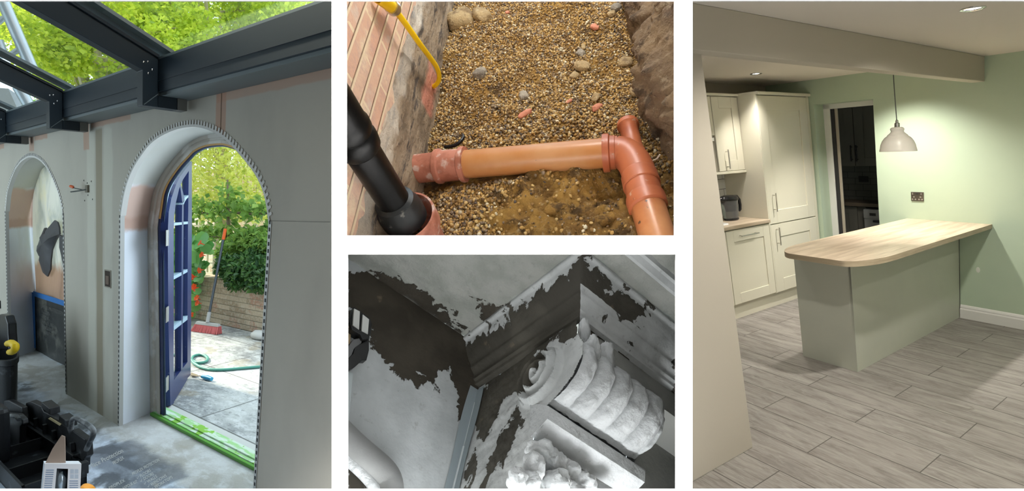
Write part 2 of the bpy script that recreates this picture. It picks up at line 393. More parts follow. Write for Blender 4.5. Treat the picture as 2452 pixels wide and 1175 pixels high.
# wall unit
t = thing(K, 'upper_cabinet', (3.1, 4.34, 1.39), 'cream wall cabinet with shaker door hung left of the tall larder', 'cabinet')
WX = 2.98
MB(K).box((WX+.02, 4.145, 1.39), (3.24, 4.533, 2.085)).done('body', M_cab, t)
MB(K).box((WX-.015, 3.3, 2.085), (3.24, 4.533, 2.108)).done('cornice', M_cab, t, bevel=.005)
MB(K).box((WX-.012, 3.3, 1.372), (3.24, 4.533, 1.395)).done('pelmet', M_cab, t, bevel=.003)
d_ = shaker(K, t, 0, WX+.019, 4.145, 4.533, 1.397, 2.08, .10)
bar(K, d_, (WX, 4.26, 1.60), (WX, 4.26, 1.42), (-.03, 0, 0))
t = thing(K, 'upper_cabinet', (3.1, 3.7, 1.62), 'cream wall cabinet half hidden behind the beige wall stub', 'cabinet')
MB(K).box((WX+.02, 3.3, 1.72), (3.24, 4.14, 2.08)).done('body', M_cab, t)
shaker(K, t, 0, WX+.019, 3.72, 4.14, 1.73, 2.08, .08)
m = MB(K); m.box((WX+.005, 3.3, 1.68), (3.24, 4.13, 1.715)); m.done('cooker_hood', M_gloss, label='slim white cooker hood under the half hidden wall cabinet', cat='cooker hood', bevel=.004)
MB(K).box((3.22, 3.1, .92), (3.238, 4.535, 1.39)).done('wall_tiles', M_tileK, kind='structure', clip=kc)
m = MB(K); m.box((2.782, 3.1, .888), (3.24, 4.533, .9195)); m.done('worktop', M_oak, label='oak laminate worktop on the cream base cabinets below the jug', cat='worktop', bevel=.003, clip=kc)
# sink edge
t = thing(K, 'sink', (2.98, 3.8, .92), 'white ceramic sink edge set in the oak worktop', 'sink')
m = MB(K)
def rr(x0, x1, y0, y1, r, z, n=6):
    out = []
    for cx, cy, a0 in ((x1-r, y1-r, 0), (x0+r, y1-r, 90), (x0+r, y0+r, 180), (x1-r, y0+r, 270)):
        for i in range(n+1): a = R(a0+90*i/n); out.append((cx+r*math.cos(a), cy+r*math.sin(a), z))
    return out
o1 = rr(2.86, 3.14, 3.3, 4.03, .05, .9285); o2 = rr(2.89, 3.11, 3.33, 4.0, .045, .9285); o3 = rr(2.90, 3.10, 3.34, 3.99, .04, .80); o0 = rr(2.855, 3.145, 3.295, 4.035, .05, .92)
m.strip(o0, o1, True); m.strip(o1, o2, True); m.strip(o2, o3, True); m.poly(o3); m.done('basin', mat('white ceramic', (.85, .85, .83), .12), t, smooth=True)
# filter jug
t = thing(K, 'water_filter_jug', (3.0, 4.3, .92), 'clear water filter jug with black lid and handle on the oak worktop', 'jug')
jc = np.array([3.02, 4.28, .92])
M_clr = mat('smoky clear plastic', (.35, .36, .38), .08, trans=.75, ior=1.3); M_blk = mat('black plastic', (.012, .012, .014), .25)
m = MB(K)
def oval(a, b, z, cx=0, cy=0, n=24): return [jc+(cx+a*math.cos(2*math.pi*i/n), cy+b*math.sin(2*math.pi*i/n), z) for i in range(n)]
rows = [oval(.055, .085, .02), oval(.06, .092, .05), oval(.062, .10, .13), oval(.064, .105, .20)]
for a, b in zip(rows[:-1], rows[1:]): m.strip(a, b, True)
m.poly(rows[0][::-1]); m.done('body', M_clr, t, smooth=True)
m = MB(K); rows = [oval(.052, .085, .0), oval(.058, .09, .008), oval(.058, .09, .02)]
for a, b in zip(rows[:-1], rows[1:]): m.strip(a, b, True)
m.poly(rows[0][::-1]); m.poly(rows[-1]); m.done('base', M_blk, t, smooth=True)
m = MB(K); rows = [oval(.066, .108, .195), oval(.068, .112, .212), oval(.06, .10, .232), oval(.035, .06, .243)]
for a, b in zip(rows[:-1], rows[1:]): m.strip(a, b, True)
m.poly(rows[-1]); m.poly(rows[0][::-1]); m.tube([jc+(0, -.085, .2), jc+(0, -.125, .21), jc+(0, -.14, .205)], [.03, .02, .008], 10); m.done('lid', M_blk, t, smooth=True)
m = MB(K); m.tube([jc+(0, .08, .222), jc+(0, .125, .222), jc+(0, .155, .19), jc+(0, .163, .14), jc+(0, .155, .09), jc+(0, .14, .075)], [.018, .016, .016, .014, .013, .009], 12); m.done('handle', M_blk, t, smooth=True)
m = MB(K); rows = [oval(.03, .05, .09), oval(.035, .06, .15), oval(.05, .085, .19)]
for a, b in zip(rows[:-1], rows[1:]): m.strip(a, b, True)
m.poly(rows[0][::-1]); m.done('filter_funnel', mat('dark smoky plastic', (.06, .06, .07), .3), t, smooth=True)
# peninsula
IX0, IX1, IY0, IY1 = 1.641, 2.02, 3.53, 5.44
t = thing(K, 'breakfast_bar', (1.83, 4.4, 0), 'green grey panelled peninsula with a round cornered oak breakfast bar top', 'breakfast bar')
MB(K).box((IX0+.018, IY0+.018, 0), (IX1, IY1, .858)).done('carcass', M_cab2, t)
MB(K).box((IX0, IY0, 0), (IX0+.0175, IY1-.006, .858)).done('side_panel', M_cab2, t, bevel=.001)
MB(K).box((IX0+.001, IY0-.0, 0), (IX1+.0, IY0+.0175, .858)).done('end_panel', M_cab2, t, bevel=.001)
MB(K).box((IX0-.002, IY1-.005, 0), (IX0+.02, IY1, .858)).done('shadow_gap', M_dark, t)
zt = .897; pxs = [(2130, 617), (2035, 620), (1960, 613), (1905, 604), (1886, 595), (1900, 584)]
def topout():
    r1, r2 = .16, .13; x0, x1, y0, y1 = 1.425, 2.02, 3.235, 5.44; out = [(x0, y1), (x0, y0+.42)]
    # long soft corner at the near right, tighter one at the near left
    for i in range(1, 13):
        a = R(90*i/12); out.append((x0+.14-.14*math.cos(a), y0+.42-.42*math.sin(a)))
    for i in range(1, 11):
        a = R(90*i/10); out.append((x1-.16+.16*math.sin(a), y0+.38-.38*math.cos(a)))
    out.append((x1, y1)); return out
to = topout()
m = MB(K); m.prism([(x, y, zt-.037) for x, y in to], (0, 0, .0365)); m.done('top_edge', M_oakedge, t, smooth=True)
m = MB(K); m.prism([(x, y, zt-.0006) for x, y in to], (0, 0, .0008)); m.done('worktop', M_oak, t)
# pendant
pcx, pcy = 1.672, 4.4
t = thing(K, 'pendant_lamp', (pcx, pcy, HC), 'cream metal dome pendant lamp on thin grey cable above the breakfast bar', 'pendant lamp')
M_cream = mat('cream enamel', (.78, .75, .66), .25)
M_flex = mat('grey flex', (.10, .11, .10), .6)
pb = 1.543
m = MB(K); m.tube([(pcx+.012, pcy, HC), (pcx+.008, pcy, 2.0), (pcx, pcy, 1.745)], .0032, 8); m.done('cable', M_flex, t, smooth=True)
m = MB(K); m.lathe((pcx, pcy, 0), [(.004, 1.772), (.009, 1.768), (.009, 1.752), (.016, 1.748), (.016, 1.722), (.02, 1.72)], n=20, cap=True); m.done('lamp_holder', M_steel, t, smooth=True)
pr = [(.012, 1.722), (.030, 1.720), (.040, 1.712), (.042, 1.703), (.038, 1.694), (.040, 1.684), (.053, 1.670), (.060, 1.665), (.062, 1.658), (.078, 1.645), (.093, 1.622), (.104, 1.592), (.109, 1.562), (.1115, 1.556), (.1115, 1.545), (.108, 1.545), (.105, 1.562), (.09, 1.615), (.06, 1.65), (.012, 1.70)]
m = MB(K); m.lathe((pcx, pcy, 0), pr, n=48); m.done('shade', M_cream, t, smooth=True)
m = MB(K); m.ball((pcx, pcy, 1.62), (.026, .026, .03)); m.done('bulb', mat('bulb', (1, .9, .7), .3, emis=(1, .82, .55, 3)), t, smooth=True)
# recessed spotlights
M_chr = mat('chrome', (.75, .75, .75), .12, 1); M_led = mat('lit lamp', (1, 1, 1), .4, emis=(1, .97, .9, 25))
def downlight(x, y, label, p, spot=155):
    a = K.w((x, y, HC-.03)); b = K.w((x, y, 0))
    lamp('SPOT', 'downlight_beam', a, b, p, (1, .94, .86), .03, spot_size=R(spot), spot_blend=1.0)
    if not label: return
    t = thing(K, 'recessed_downlight', (x, y, HC), label, 'ceiling light', 'recessed downlights')
    m = MB(K); m.lathe((x, y, HC), [(.048, 0), (.048, -.004), (.043, -.007), (.034, -.005), (.031, .012), (.031, .03)], n=32); m.done('bezel', M_chr, t, smooth=True)
    m = MB(K); m.lathe((x, y, HC-.001), [(.0315, .0), (.02, -.002), (.001, -.003)], n=24); m.done('lens', M_led, t, smooth=True)
    return t
downlight(.955, 3.37, 'lit chrome downlight in ceiling above the grey floor, right of picture', 120)
downlight(2.68, 4.385, 'small lit downlight in kitchen ceiling in front of tall cream cabinet', 60, spot=95)
downlight(1.95, 4.93, '', 190, spot=110)
downlight(.15, 4.6, '', 25)  # from here on: unseen downlights without fittings, added for room light
downlight(2.5, 3.2, '', 50)
downlight(.9, 2.2, '', 68)
# socket
t = thing(K, 'double_socket', (1.932, 5.44, 1.067), 'dark metal double socket plate with switches on green wall above bar', 'socket')
M_plate = mat('black nickel plate', (.14, .125, .105), .35, .8); M_ins = mat('light grey insert', (.5, .48, .44), .4)
pl_ = MB(K).box((1.885, 5.432, 1.067), (1.980, 5.44, 1.150)).done('plate', M_plate, t, bevel=.002)
M_rk = mat('steel rocker', (.45, .43, .4), .3, .8)
for x in (1.902, 1.965): MB(K).box((x-.004, 5.428, 1.125), (x+.004, 5.433, 1.142)).done('rocker_switch', M_rk, pl_)
m = MB(K)
for sx in (1.908, 1.957):
    for dx, dz in ((0, .03), (-.011, .008), (.011, .008)): m.lathe((sx+dx, 5.4315, 1.075+dz), [(.0055, 0), (.0055, -.001), (.0028, -.0012)], (0, 1, 0), 12)
m.done('socket_holes', M_ins, pl_, smooth=True)
MB(K).box((1.923, 5.4285, 1.13), (1.943, 5.432, 1.138)).done('usb_ports', M_dark, pl_)
m = MB(K); m.ball((1.515, 5.44, .478), (.014, .004, .026), 16, 10); m.done('filler_patch', mat('filler', (.68, .70, .62), .7), label='small pale filler spot on green wall under the bar overhang', cat='filler spot', smooth=True)
# utility room contents beyond the doorway; dimness put into cabinet and dishwasher colours
M_utilcab = mat('dimmed utility cabinet', (.13, .125, .105), .5)
UY = 6.3
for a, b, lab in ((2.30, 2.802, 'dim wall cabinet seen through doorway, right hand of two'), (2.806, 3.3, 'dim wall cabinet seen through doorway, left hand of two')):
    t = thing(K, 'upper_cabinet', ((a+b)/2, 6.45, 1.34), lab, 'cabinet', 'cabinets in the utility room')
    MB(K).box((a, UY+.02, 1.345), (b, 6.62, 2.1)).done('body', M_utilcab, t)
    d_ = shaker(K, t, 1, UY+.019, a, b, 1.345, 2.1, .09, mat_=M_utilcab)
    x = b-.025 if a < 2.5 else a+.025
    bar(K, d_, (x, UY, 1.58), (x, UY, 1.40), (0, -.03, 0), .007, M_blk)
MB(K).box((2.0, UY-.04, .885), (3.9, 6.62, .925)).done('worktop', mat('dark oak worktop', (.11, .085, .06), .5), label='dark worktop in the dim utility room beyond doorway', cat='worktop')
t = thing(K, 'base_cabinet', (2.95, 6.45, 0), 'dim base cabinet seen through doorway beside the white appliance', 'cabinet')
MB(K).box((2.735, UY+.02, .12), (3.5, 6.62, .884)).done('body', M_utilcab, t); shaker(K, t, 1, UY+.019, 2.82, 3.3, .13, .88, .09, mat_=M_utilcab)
t = thing(K, 'dishwasher', (2.5, 6.4, 0), 'white dishwasher under the utility room worktop', 'dishwasher')
M_wh = mat('dimmed appliance white', (.34, .34, .33), .35)
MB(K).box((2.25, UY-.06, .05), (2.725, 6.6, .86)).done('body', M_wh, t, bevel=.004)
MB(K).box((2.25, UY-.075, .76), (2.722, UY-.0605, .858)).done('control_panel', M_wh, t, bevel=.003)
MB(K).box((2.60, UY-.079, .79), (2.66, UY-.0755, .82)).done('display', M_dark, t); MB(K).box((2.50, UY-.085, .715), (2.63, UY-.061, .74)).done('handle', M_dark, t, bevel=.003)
t = thing(K, 'double_socket', (2.9, 6.62, 1.17), 'dark socket plate on utility room tiles', 'socket')
MB(K).box((2.82, 6.61, 1.14), (2.92, 6.62, 1.21)).done('plate', M_dark, t, bevel=.002)
# ================================================================== the arched garden room
L = floorframe((-600, 484), (2068, 484), (285, 10100), 1.55, -1)
lc = clipL(); WY, BY = 1.36, 1.58; ZT = 2.16
def P(px, py, y): return L.on(px, py, 1, y)
def resample(pts, n):
    pts = [np.asarray(p, float) for p in pts]; d = np.cumsum([0]+[np.linalg.norm(b-a) for a, b in zip(pts[:-1], pts[1:])]); P_ = np.array(pts)
    t = np.linspace(0, d[-1], n); return np.array([[np.interp(q, d, P_[:, k]) for k in range(3)] for q in t])
def smoothrow(a, it=3):
    a = a.copy()
    for _ in range(it): a[1:-1] = .25*a[:-2]+.5*a[1:-1]+.25*a[2:]
    return a
def plaster(g, c):
    # joint compound bands, skim patches and scuffs where the boards meet
    fl = (.40, .385, .31)
    for x0, x1, am in ((-4.60, -4.45, .6), (-4.29, -4.14, .6)):
        c = g.mix(g.math('MULTIPLY', g.box({0: (x0, x1), 2: (-.1, 2.05)}, .02, .03, 5), am), c, (.66, .65, .56))
    c = g.mix(g.math('MULTIPLY', g.box({0: (-4.43, -4.315), 2: (-.1, 2.05)}, .012, .012, 3), .8), c, (.33, .285, .20))
    pk = (.52, .31, .22)
    c = g.mix(g.math('MULTIPLY', g.box({0: (-2.80, -2.70), 2: (1.86, 2.2)}, .006, .004, 20), .75), c, pk)
    c = g.mix(g.math('MULTIPLY', g.box({0: (-2.79, -1.6), 2: (2.055, 2.2)}, .006, .008, 9), .6), c, pk)
    c = g.mix(g.math('MULTIPLY', g.box({0: (-2.752, -2.742), 2: (1.86, 2.15)}, .002, .003, 20), .8), c, (.12, .07, .04))
    for x0, x1, z0 in ((-4.52, -3.85, 2.065), (-4.66, -4.55, 1.92), (-5.78, -5.45, 2.06), (-5.93, -5.80, 1.98), (-7.2, -6.7, 2.05)):
        c = g.mix(g.math('MULTIPLY', g.box({0: (x0, x1), 2: (z0, 2.2)}, .008, .01, 12), .7), c, pk)
    c = g.mix(g.math('MULTIPLY', g.smooth(g.noise(14, (1, 1, 2), 4), .66, .74), .25), c, (.48, .48, .44))
    return g.mix(g.math('MULTIPLY', g.smooth(g.noise(2.2, (1, 1, .5), 4, off=(3, 0, 0)), .45, .75), .3), c, (.33, .31, .27))
M_pb = mat('grey plasterboard', (.53, .50, .43), .85, extra=plaster, spec=.2, bump=dict(scale=60, amt=.04))
def reveal_mat(name, zp0, zp1):
    def f(g, c):
        c = g.mix(g.math('MULTIPLY', g.smooth(g.noise(5, (1, 1, .4), 4), .5, .7), .4), c, (.62, .63, .62))
        c = g.mix(g.math('MULTIPLY', g.box({2: (zp0, zp1)}, .02, .05, 5), .8), c, (.58, .36, .26))
        c = g.mix(g.math('MULTIPLY', g.box({2: (zp1, 3)}, .015, .05, 4), .7), c, (.50, .49, .42))
        return g.mix(g.math('MULTIPLY', g.box({2: (zp0, zp0+.09)}, .02, .04, 10), .35), c, (.40, .22, .15))
    return mat(name, (.70, .74, .80), .8, extra=f, spec=.2, bump=dict(scale=30, amt=.06))
M_rv1 = reveal_mat('reveal plaster big arch', 1.36, 1.66); M_rv2 = reveal_mat('reveal plaster small arch', 1.30, 1.68)
# outlines, traced on the wall's own planes
NA = 56
def outline(pts, y, lb, rb):
    a = smoothrow(resample([P(*p, y) for p in pts], NA), 2)
    l = resample([lb, a[0]], 8)[:-1]; r = resample([a[-1], rb], 8)[1:]
    return np.vstack([l, a, r])
A = outline([(290, 516), (297, 468), (306, 434), (320, 401), (336, 376), (356, 348), (376, 331), (400, 318), (422, 309), (444, 304), (465, 302), (485, 305), (512, 315), (533, 327), (553, 344), (577, 371), (594, 391), (610, 412), (623, 434), (633, 460), (639, 485), (644, 530)], WY, (-4.02, WY, 0), (-2.30, WY, 0))
A[-7:, 0] = np.interp(A[-7:, 2], [0, A[-8, 2]], [-2.335, A[-8, 0]])
Bb = outline([(354, 543), (357, 516), (366, 462), (380, 430), (400, 400), (417, 378), (451, 342), (480, 327), (505, 321), (540, 318), (580, 328), (620, 352), (655, 400), (680, 450), (700, 540)], BY, (-4.10, BY, -.01), (-2.25, BY, -.01))
a = outline([(14, 506), (18, 462), (27, 430), (38, 404), (52, 386), (68, 376), (82, 376), (97, 384), (112, 400), (122, 418), (132, 440), (142, 466), (148, 492), (150.5, 509)], WY, (-6.72, WY, 0), (-5.10, WY, 0))
b_ = outline([(74, 526), (77, 475), (85, 441), (102, 405), (122, 385), (143, 378), (165, 388), (180, 410), (195, 445), (204, 480), (207, 530)], 1.62, (-6.95, 1.62, 0), (-4.99, 1.62, 0))
def shrink(row, d, y):               # a copy of an arch outline moved inwards by d, at depth y
    out = []
    n = len(row)
    for i in range(n):
        t_ = row[min(i+1, n-1)]-row[max(i-1, 0)]; q = nrm(np.array([t_[2], 0, -t_[0]])); p = row[i]+q*d*[1, 1, .36]; out.append([p[0], y, max(p[2], row[i][2] if i in (0, n-1) else -1)])
    return np.array(out)
def wall_with(holes, y, x0, x1, zt, name, m_, clip=None, faces_y=None, th=0):
    m = MB(L); xs_ = [x0]
    for h in holes:
        n = len(h); xl = h[:, 0].min(); xr = h[:, 0].max()
        lo = [np.array((xs_[-1], y, max(min(z, zt), -.05))) for z in h[:, 2]]
        # left pier
        k = int(h[:, 0].argmin()); m.poly([(xs_[-1], y, -.05), (xl, y, -.05)]+[tuple(q) for q in h[:k+1] if q[0] > xl+1e-6]+[tuple(h[k]), (xl, y, zt), (xs_[-1], y, zt)])
        kr = int(h[:, 0].argmax()); seg = h[k:kr+1]
        m.strip([tuple(q) for q in seg], [(q[0], y, zt) for q in seg]); xs_.append(xr); tail = h[kr:]
        if len(tail) > 1:
            m.strip([tuple(q) for q in tail], [(xr, y, q[2]) for q in tail])
    m.poly([(xs_[-1], y, -.05), (x1, y, -.05), (x1, y, zt), (xs_[-1], y, zt)])
    return m
m = wall_with([a, A], WY, -8.6, -1.2, ZT, 'w', M_pb)
o = m.done('wall_arches', M_pb, kind='structure', clip=lc, recalc=False)
m = wall_with([shrink(b_, -.12, 1.68), shrink(Bb, -.04, 1.68)], 1.68, -8.6, -.9, ZT, 'w', M_pb)
m.poly([(-8.6, WY, ZT), (-.9, WY, ZT), (-.9, 1.68, ZT), (-8.6, 1.68, ZT)])
M_brick_out = mat('outer render', (.5, .48, .44), .9)
m.done('wall_outside', M_brick_out, kind='structure', clip=lc, recalc=False)
m = MB(L); m.strip(A, Bb); m.done('trim_4', M_rv1, kind='structure', smooth=True, recalc=False)
m = MB(L); m.strip(a, b_); m.strip(b_, b_+[0, .06, 0]); m.done('trim_5', M_rv2, kind='structure', smooth=True, recalc=False)
# perforated corner beads round both arches
M_bead = mat('galvanised bead', (.50, .50, .48), .5, .3); M_beadw = mat('white pvc bead', (.66, .65, .62), .6)
def bead(row, name, label, w_=.022, side=0):
    t = thing(L, name, row[0], label, 'corner bead', 'corner beads on the arches')
    n = len(row); c0 = np.array([(row[:, 0].min()+row[:, 0].max())/2, WY, 1.40]); j = 7; k = n-7
    def outw(i):
        t_ = row[min(i+1, n-1)]-row[max(i-1, 0)]; q = nrm(np.array([-t_[2], 0, t_[0]])); return q
    ii = list(range(j, k)); fine = resample(row[j:k], len(ii)*3)
    m = MB(L); inn = []; out = []
    for i in range(len(fine)):
        t_ = fine[min(i+1, len(fine)-1)]-fine[max(i-1, 0)]; q = nrm(np.array([-t_[2], 0, t_[0]])); inn.append(fine[i]-[0, .003, 0]-q*.002); out.append(fine[i]-[0, .003, 0]+q*.012)
    m.strip(inn, out); m.strip(inn, [p+[0, .03, 0] for p in inn])
    m.done('arch_strip', M_beadw, t)
    m = MB(L); d = np.cumsum([0]+[np.linalg.norm(b-a) for a, b in zip(fine[:-1], fine[1:])]); N = int(d[-1]/.030)
    tt = resample(fine, N)
    for i in range(1, N-1):
        t_ = nrm(tt[i+1]-tt[i-1]); q = np.array([-t_[2], 0, t_[0]]); p = tt[i]+[0, -.004, 0]; s_ = .0085
        m.hexa([p-t_*s_+q*.012, p+t_*s_+q*.012, p+t_*s_+q*.012+[0, .002, 0], p-t_*s_+q*.012+[0, .002, 0]], [p-t_*s_*.8+q*.034, p+t_*s_*.8+q*.034, p+t_*s_*.8+q*.034+[0, .002, 0], p-t_*s_*.8+q*.034+[0, .002, 0]])
    m.done('nail_tabs', M_beadw, t)
    for sl, nm in ((row[:8], 'jamb_strip'), (row[-8:], 'jamb_strip')):
        sg = -1 if sl is row[:8] or sl[0][0] < c0[0] else 1; m = MB(L)
        m.strip([p+[0, -.003, 0] for p in sl], [p+[sg*w_, -.003, 0] for p in sl]); m.strip([p+[0, -.003, 0] for p in sl], [p+[0, .02, 0] for p in sl])
        z0, z1 = sorted((sl[0][2], sl[-1][2])); z = z0+.02
        q = MB(L)
        while z < z1:
            x = np.interp(z, sorted(sl[:, 2]), sl[np.argsort(sl[:, 2]), 0]); q.box((x+sg*w_*.35, WY-.0045, z), (x+sg*w_*.75, WY-.0032, z+.018)); z += .034
        b1 = m.done(nm, M_bead, t); q.done('slots', M_dark, b1) if False else q.done('bead_slot_row', M_dark, t)
bead(A, 'corner_bead', 'perforated metal corner bead round the large open arch', .024)
bead(a, 'corner_bead', 'perforated corner bead round the small sheeted arch at the left', .024)
# room shell
def floorL(g, c):
    c = g.mix(g.smooth(g.noise(1.6, (1, 2, 1), 6, off=(1, 0, 0)), .35, .62), (.15, .17, .19), (.56, .62, .72))  # pale tones carry white dust and the bluish sky sheen
    c = g.mix(g.math('MULTIPLY', g.smooth(g.noise(9, (1, 1.6, 1), 8, rough=.7), .44, .60), .8), c, (.66, .74, .84))
    c = g.mix(g.math('MULTIPLY', g.smooth(g.noise(2.6, (1, 1.8, 1), 7, off=(7, 3, 0), dist=.6), .51, .60), .85), c, (.06, .065, .07))
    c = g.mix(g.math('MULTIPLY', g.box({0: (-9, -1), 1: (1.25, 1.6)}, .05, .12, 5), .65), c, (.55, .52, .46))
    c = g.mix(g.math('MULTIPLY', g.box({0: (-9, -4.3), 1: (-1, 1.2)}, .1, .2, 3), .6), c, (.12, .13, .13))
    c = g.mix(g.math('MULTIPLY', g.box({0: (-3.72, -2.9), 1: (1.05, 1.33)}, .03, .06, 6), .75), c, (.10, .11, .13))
    return g.mix(g.math('MULTIPLY', g.smooth(g.noise(3.5, (1, 1.5, 1), 8, off=(2, 9, 0), rough=.7), .60, .68), .6), c, (.36, .33, .27))
M_floorL = mat('dusty black floor sheet with sky sheen', (.2, .2, .2), .55, extra=floorL, spec=.5, bump=[dict(scale=12, amt=.5, detail=6), dict(scale=90, amt=.08)])
MB(L).box((-8.6, -1.5, -.06), (-.6, 1.68, 0)).done('floor', M_floorL, kind='structure', clip=lc)
m = MB(L); m.hexa([(-8.6, -.1, 2.78), (-.6, -.1, 2.78), (-.6, -1.5, 2.78), (-8.6, -1.5, 2.78)], [(-8.6, -.1, 5.0), (-.6, -.1, 5.0), (-.6, -1.5, 5.0), (-8.6, -1.5, 5.0)])
m.done('ceiling', M_pb, kind='structure', clip=lc)  # unseen ceiling and storey block, added to hold back sky light and sun
MB(L).box((-8.8, -1.5, -.06), (-8.6, 1.45, 6.5)).done('wall_far', M_pb, kind='structure', clip=lc)  # unseen end wall, raised tall to keep sun off the interior
# glass roof: eaves beam, sloping rafters, bracket blocks, glass
M_anth = mat('anthracite aluminium', (.018, .028, .038), .38, .0, spec=.35); M_lead = mat('flashing grey', (.16, .19, .20), .45, .3); M_grey = mat('grey steel end', (.17, .17, .16), .5, .4, bump=dict(scale=20, amt=.3))
t = thing(L, 'eaves_beam', (-4, 1.27, 2.11), 'long dark anthracite eaves beam carrying the glass roof above the arches', 'roof beam')
m = MB(L); m.box((-8.6, 1.20, 2.113), (-1.0, 1.32, 2.272)); m.done('beam', M_anth, t, clip=lc)
m = MB(L); m.box((-8.6, 1.196, 2.165), (-1.0, 1.2, 2.168)); m.done('groove_lip', M_anth, t, clip=lc)
m = MB(L); m.box((-8.6, 1.215, 2.095), (-1.0, 1.355, 2.1125)); m.done('soffit_channel', M_lead, t, clip=lc)
m = MB(L); m.prism([(-8.6, 1.20, 2.2725), (-8.6, 1.20, 2.284), (-8.6, 1.33, 2.30), (-8.6, 1.33, 2.2725)], (7.6, 0, 0)); m.done('top_cap', M_lead, t, clip=lc)
sl = -.43; yend = -.09
def prof_x(x0, x1, pts): 
    m = MB(L); m.prism([(x0, y, z) for y, z in pts], (x1-x0, 0, 0)); return m
def rafter(xr, label):
    t = thing(L, 'rafter', (xr, 1.2, 2.04), label, 'rafter', 'anthracite rafters of the glass roof')
    d = yend-1.131
    prof_x(xr-.07, xr, [(1.131, 2.035), (1.199, 2.035), (1.199, 2.276), (yend, 2.276-.452*(yend-1.2)), (yend, 2.207+.418*(1.131-yend)), (1.131, 2.207)]).done('web', M_anth, t, clip=lc, bevel=.003)
    prof_x(xr-.09, xr+.012, [(1.199, 2.277), (1.199, 2.292), (yend, 2.292-.452*(yend-1.2)), (yend, 2.277-.452*(yend-1.2))]).done('lower_flange', M_anth, t, clip=lc)
    prof_x(xr-.085, xr+.05, [(1.25, 2.30), (1.25, 2.318), (yend, 2.318-.462*(yend-1.25)), (yend, 2.30-.462*(yend-1.25))]).done('glazing_cap', M_lead, t, clip=lc)
    for y, z in ((1.134, 2.245), (1.152, 2.25), (1.172, 2.215), (1.155, 2.195)):
        m = MB(L); m.lathe((xr, y, z), [(.0045, 0), (.0045, .003), (.003, .004), (.001, .0042)], (1, 0, 0), 12, cap=True); m.done('screw', M_chr, t, smooth=True)
    b = MB(L); b.box((xr-.07, 1.1995, 2.035), (xr, 1.288, 2.094)); b.done('bracket_block', M_anth, t, bevel=.002)
    b = MB(L); b.box((xr-.07, 1.2885, 2.035), (xr+.004, 1.335, 2.094)); b.done('block_end', M_grey, t)
    b = MB(L); b.tube([(xr+.002, 1.136, 2.04), (xr+.002, 1.197, 2.10)], .002, 6); b.done('weld_line', M_lead, t)
rafter(-3.056, 'nearest dark rafter with four bright screws above the large arch')
rafter(-4.484, 'middle dark rafter with four screws, left of the nearest one')
rafter(-5.834, 'far dark rafter with its foot above the small arch')
rafter(-1.63, 'rafter at the right, over the blank plasterboard wall') if False else None
M_glass = bpy.data.materials.new('roof glass'); M_glass.use_nodes = True
def glassify(m_, tint, refl=.06):
    nt = m_.node_tree; nt.nodes.clear(); o_ = nt.nodes.new('ShaderNodeOutputMaterial'); mx = nt.nodes.new('ShaderNodeMixShader'); tr = nt.nodes.new('ShaderNodeBsdfTransparent'); gl = nt.nodes.new('ShaderNodeBsdfGlossy'); fr = nt.nodes.new('ShaderNodeFresnel')
    tr.inputs[0].default_value = (*tint, 1); gl.inputs['Roughness'].default_value = .02; mx.inputs[0].default_value = refl; nt.nodes.remove(fr)
    nt.links.new(tr.outputs[0], mx.inputs[1]); nt.links.new(gl.outputs[0], mx.inputs[2]); nt.links.new(mx.outputs[0], o_.inputs[0])
glassify(M_glass, (.91, .94, .95), .05)
lamp('AREA', 'garden_fill', L.w((-2.6, 2.7, 1.6)), L.w((-4.1, 1.45, .6)), 30, (.72, .86, 1.0), 1.0)  # unseen lamp added behind the wall, in place of sky light on reveals
for x0, x1 in ((-8.6, -5.904), (-5.834, -4.554), (-4.484, -3.126), (-3.056, -1.0)):
    m = MB(L); ys = (1.29, yend); zz = [2.296-.455*(y-1.25) for y in ys]
    m.hexa([(x0, ys[0], zz[0]), (x1, ys[0], zz[0]), (x1, ys[1], zz[1]), (x0, ys[1], zz[1])], [(x0, ys[0], zz[0]+.006), (x1, ys[0], zz[0]+.006), (x1, ys[1], zz[1]+.006), (x0, ys[1], zz[1]+.006)])
    m.done('roof_glass', M_glass, label={-8.6: 'roof glass pane above the small arch, beyond the far rafter', -5.834: 'narrow roof glass pane between far and middle rafters', -4.484: 'large roof glass pane between middle and nearest rafters', -3.056: 'roof glass pane right of the nearest rafter'}[x0], cat='glass pane', group='roof glass panes', clip=lc)
# casing and door frame in the large arch
M_casing = mat('plaster dusted casing', (.52, .48, .42), .8, layers=[dict(color=(.66, .64, .60), scale=8, lo=.45, hi=.6)], bump=dict(scale=30, amt=.1))
M_orange = mat('bare orange timber', (.62, .36, .12), .6); M_navy = mat('navy painted timber', (.018, .030, .115), .35, layers=[dict(color=(.30, .36, .45), scale=60, lo=.68, hi=.74, amt=.6)])
M_pale = mat('pale blue undercoat', (.30, .42, .52), .5)
r0 = Bb.copy(); r1 = shrink(Bb, .06, BY-.004); r1b = shrink(Bb, .064, BY+.006); r2 = shrink(Bb, .105, BY+.006); r2b = shrink(Bb, .11, BY-.002); r3 = shrink(Bb, .158, BY-.002); r3b = shrink(Bb, .154, BY+.004)
m = MB(L); r0_ = r0+[0, -.004, 0]
for p_, q_ in ((r0_, r1), (r1, r1b), (r1b, r2), (r2, r2b), (r2b, r3), (r3, r3b)): m.strip(p_, q_)
m.done('trim_6', M_casing, kind='structure', smooth=True, recalc=False)
dr = thing(L, 'door_1', (-3.98, 1.62, 0), None, None); dr['kind'] = 'structure'
k0, k1 = 9, len(Bb)-10
s0 = shrink(Bb, .155, BY+.001)[k0:k1]; s1 = shrink(Bb, .188, BY+.001)[k0:k1]
m = MB(L); m.strip(s0, s1); m.strip(s1, shrink(Bb, .18, BY+.004)[k0:k1]); m.done('timber_liner', M_orange, dr, recalc=False)
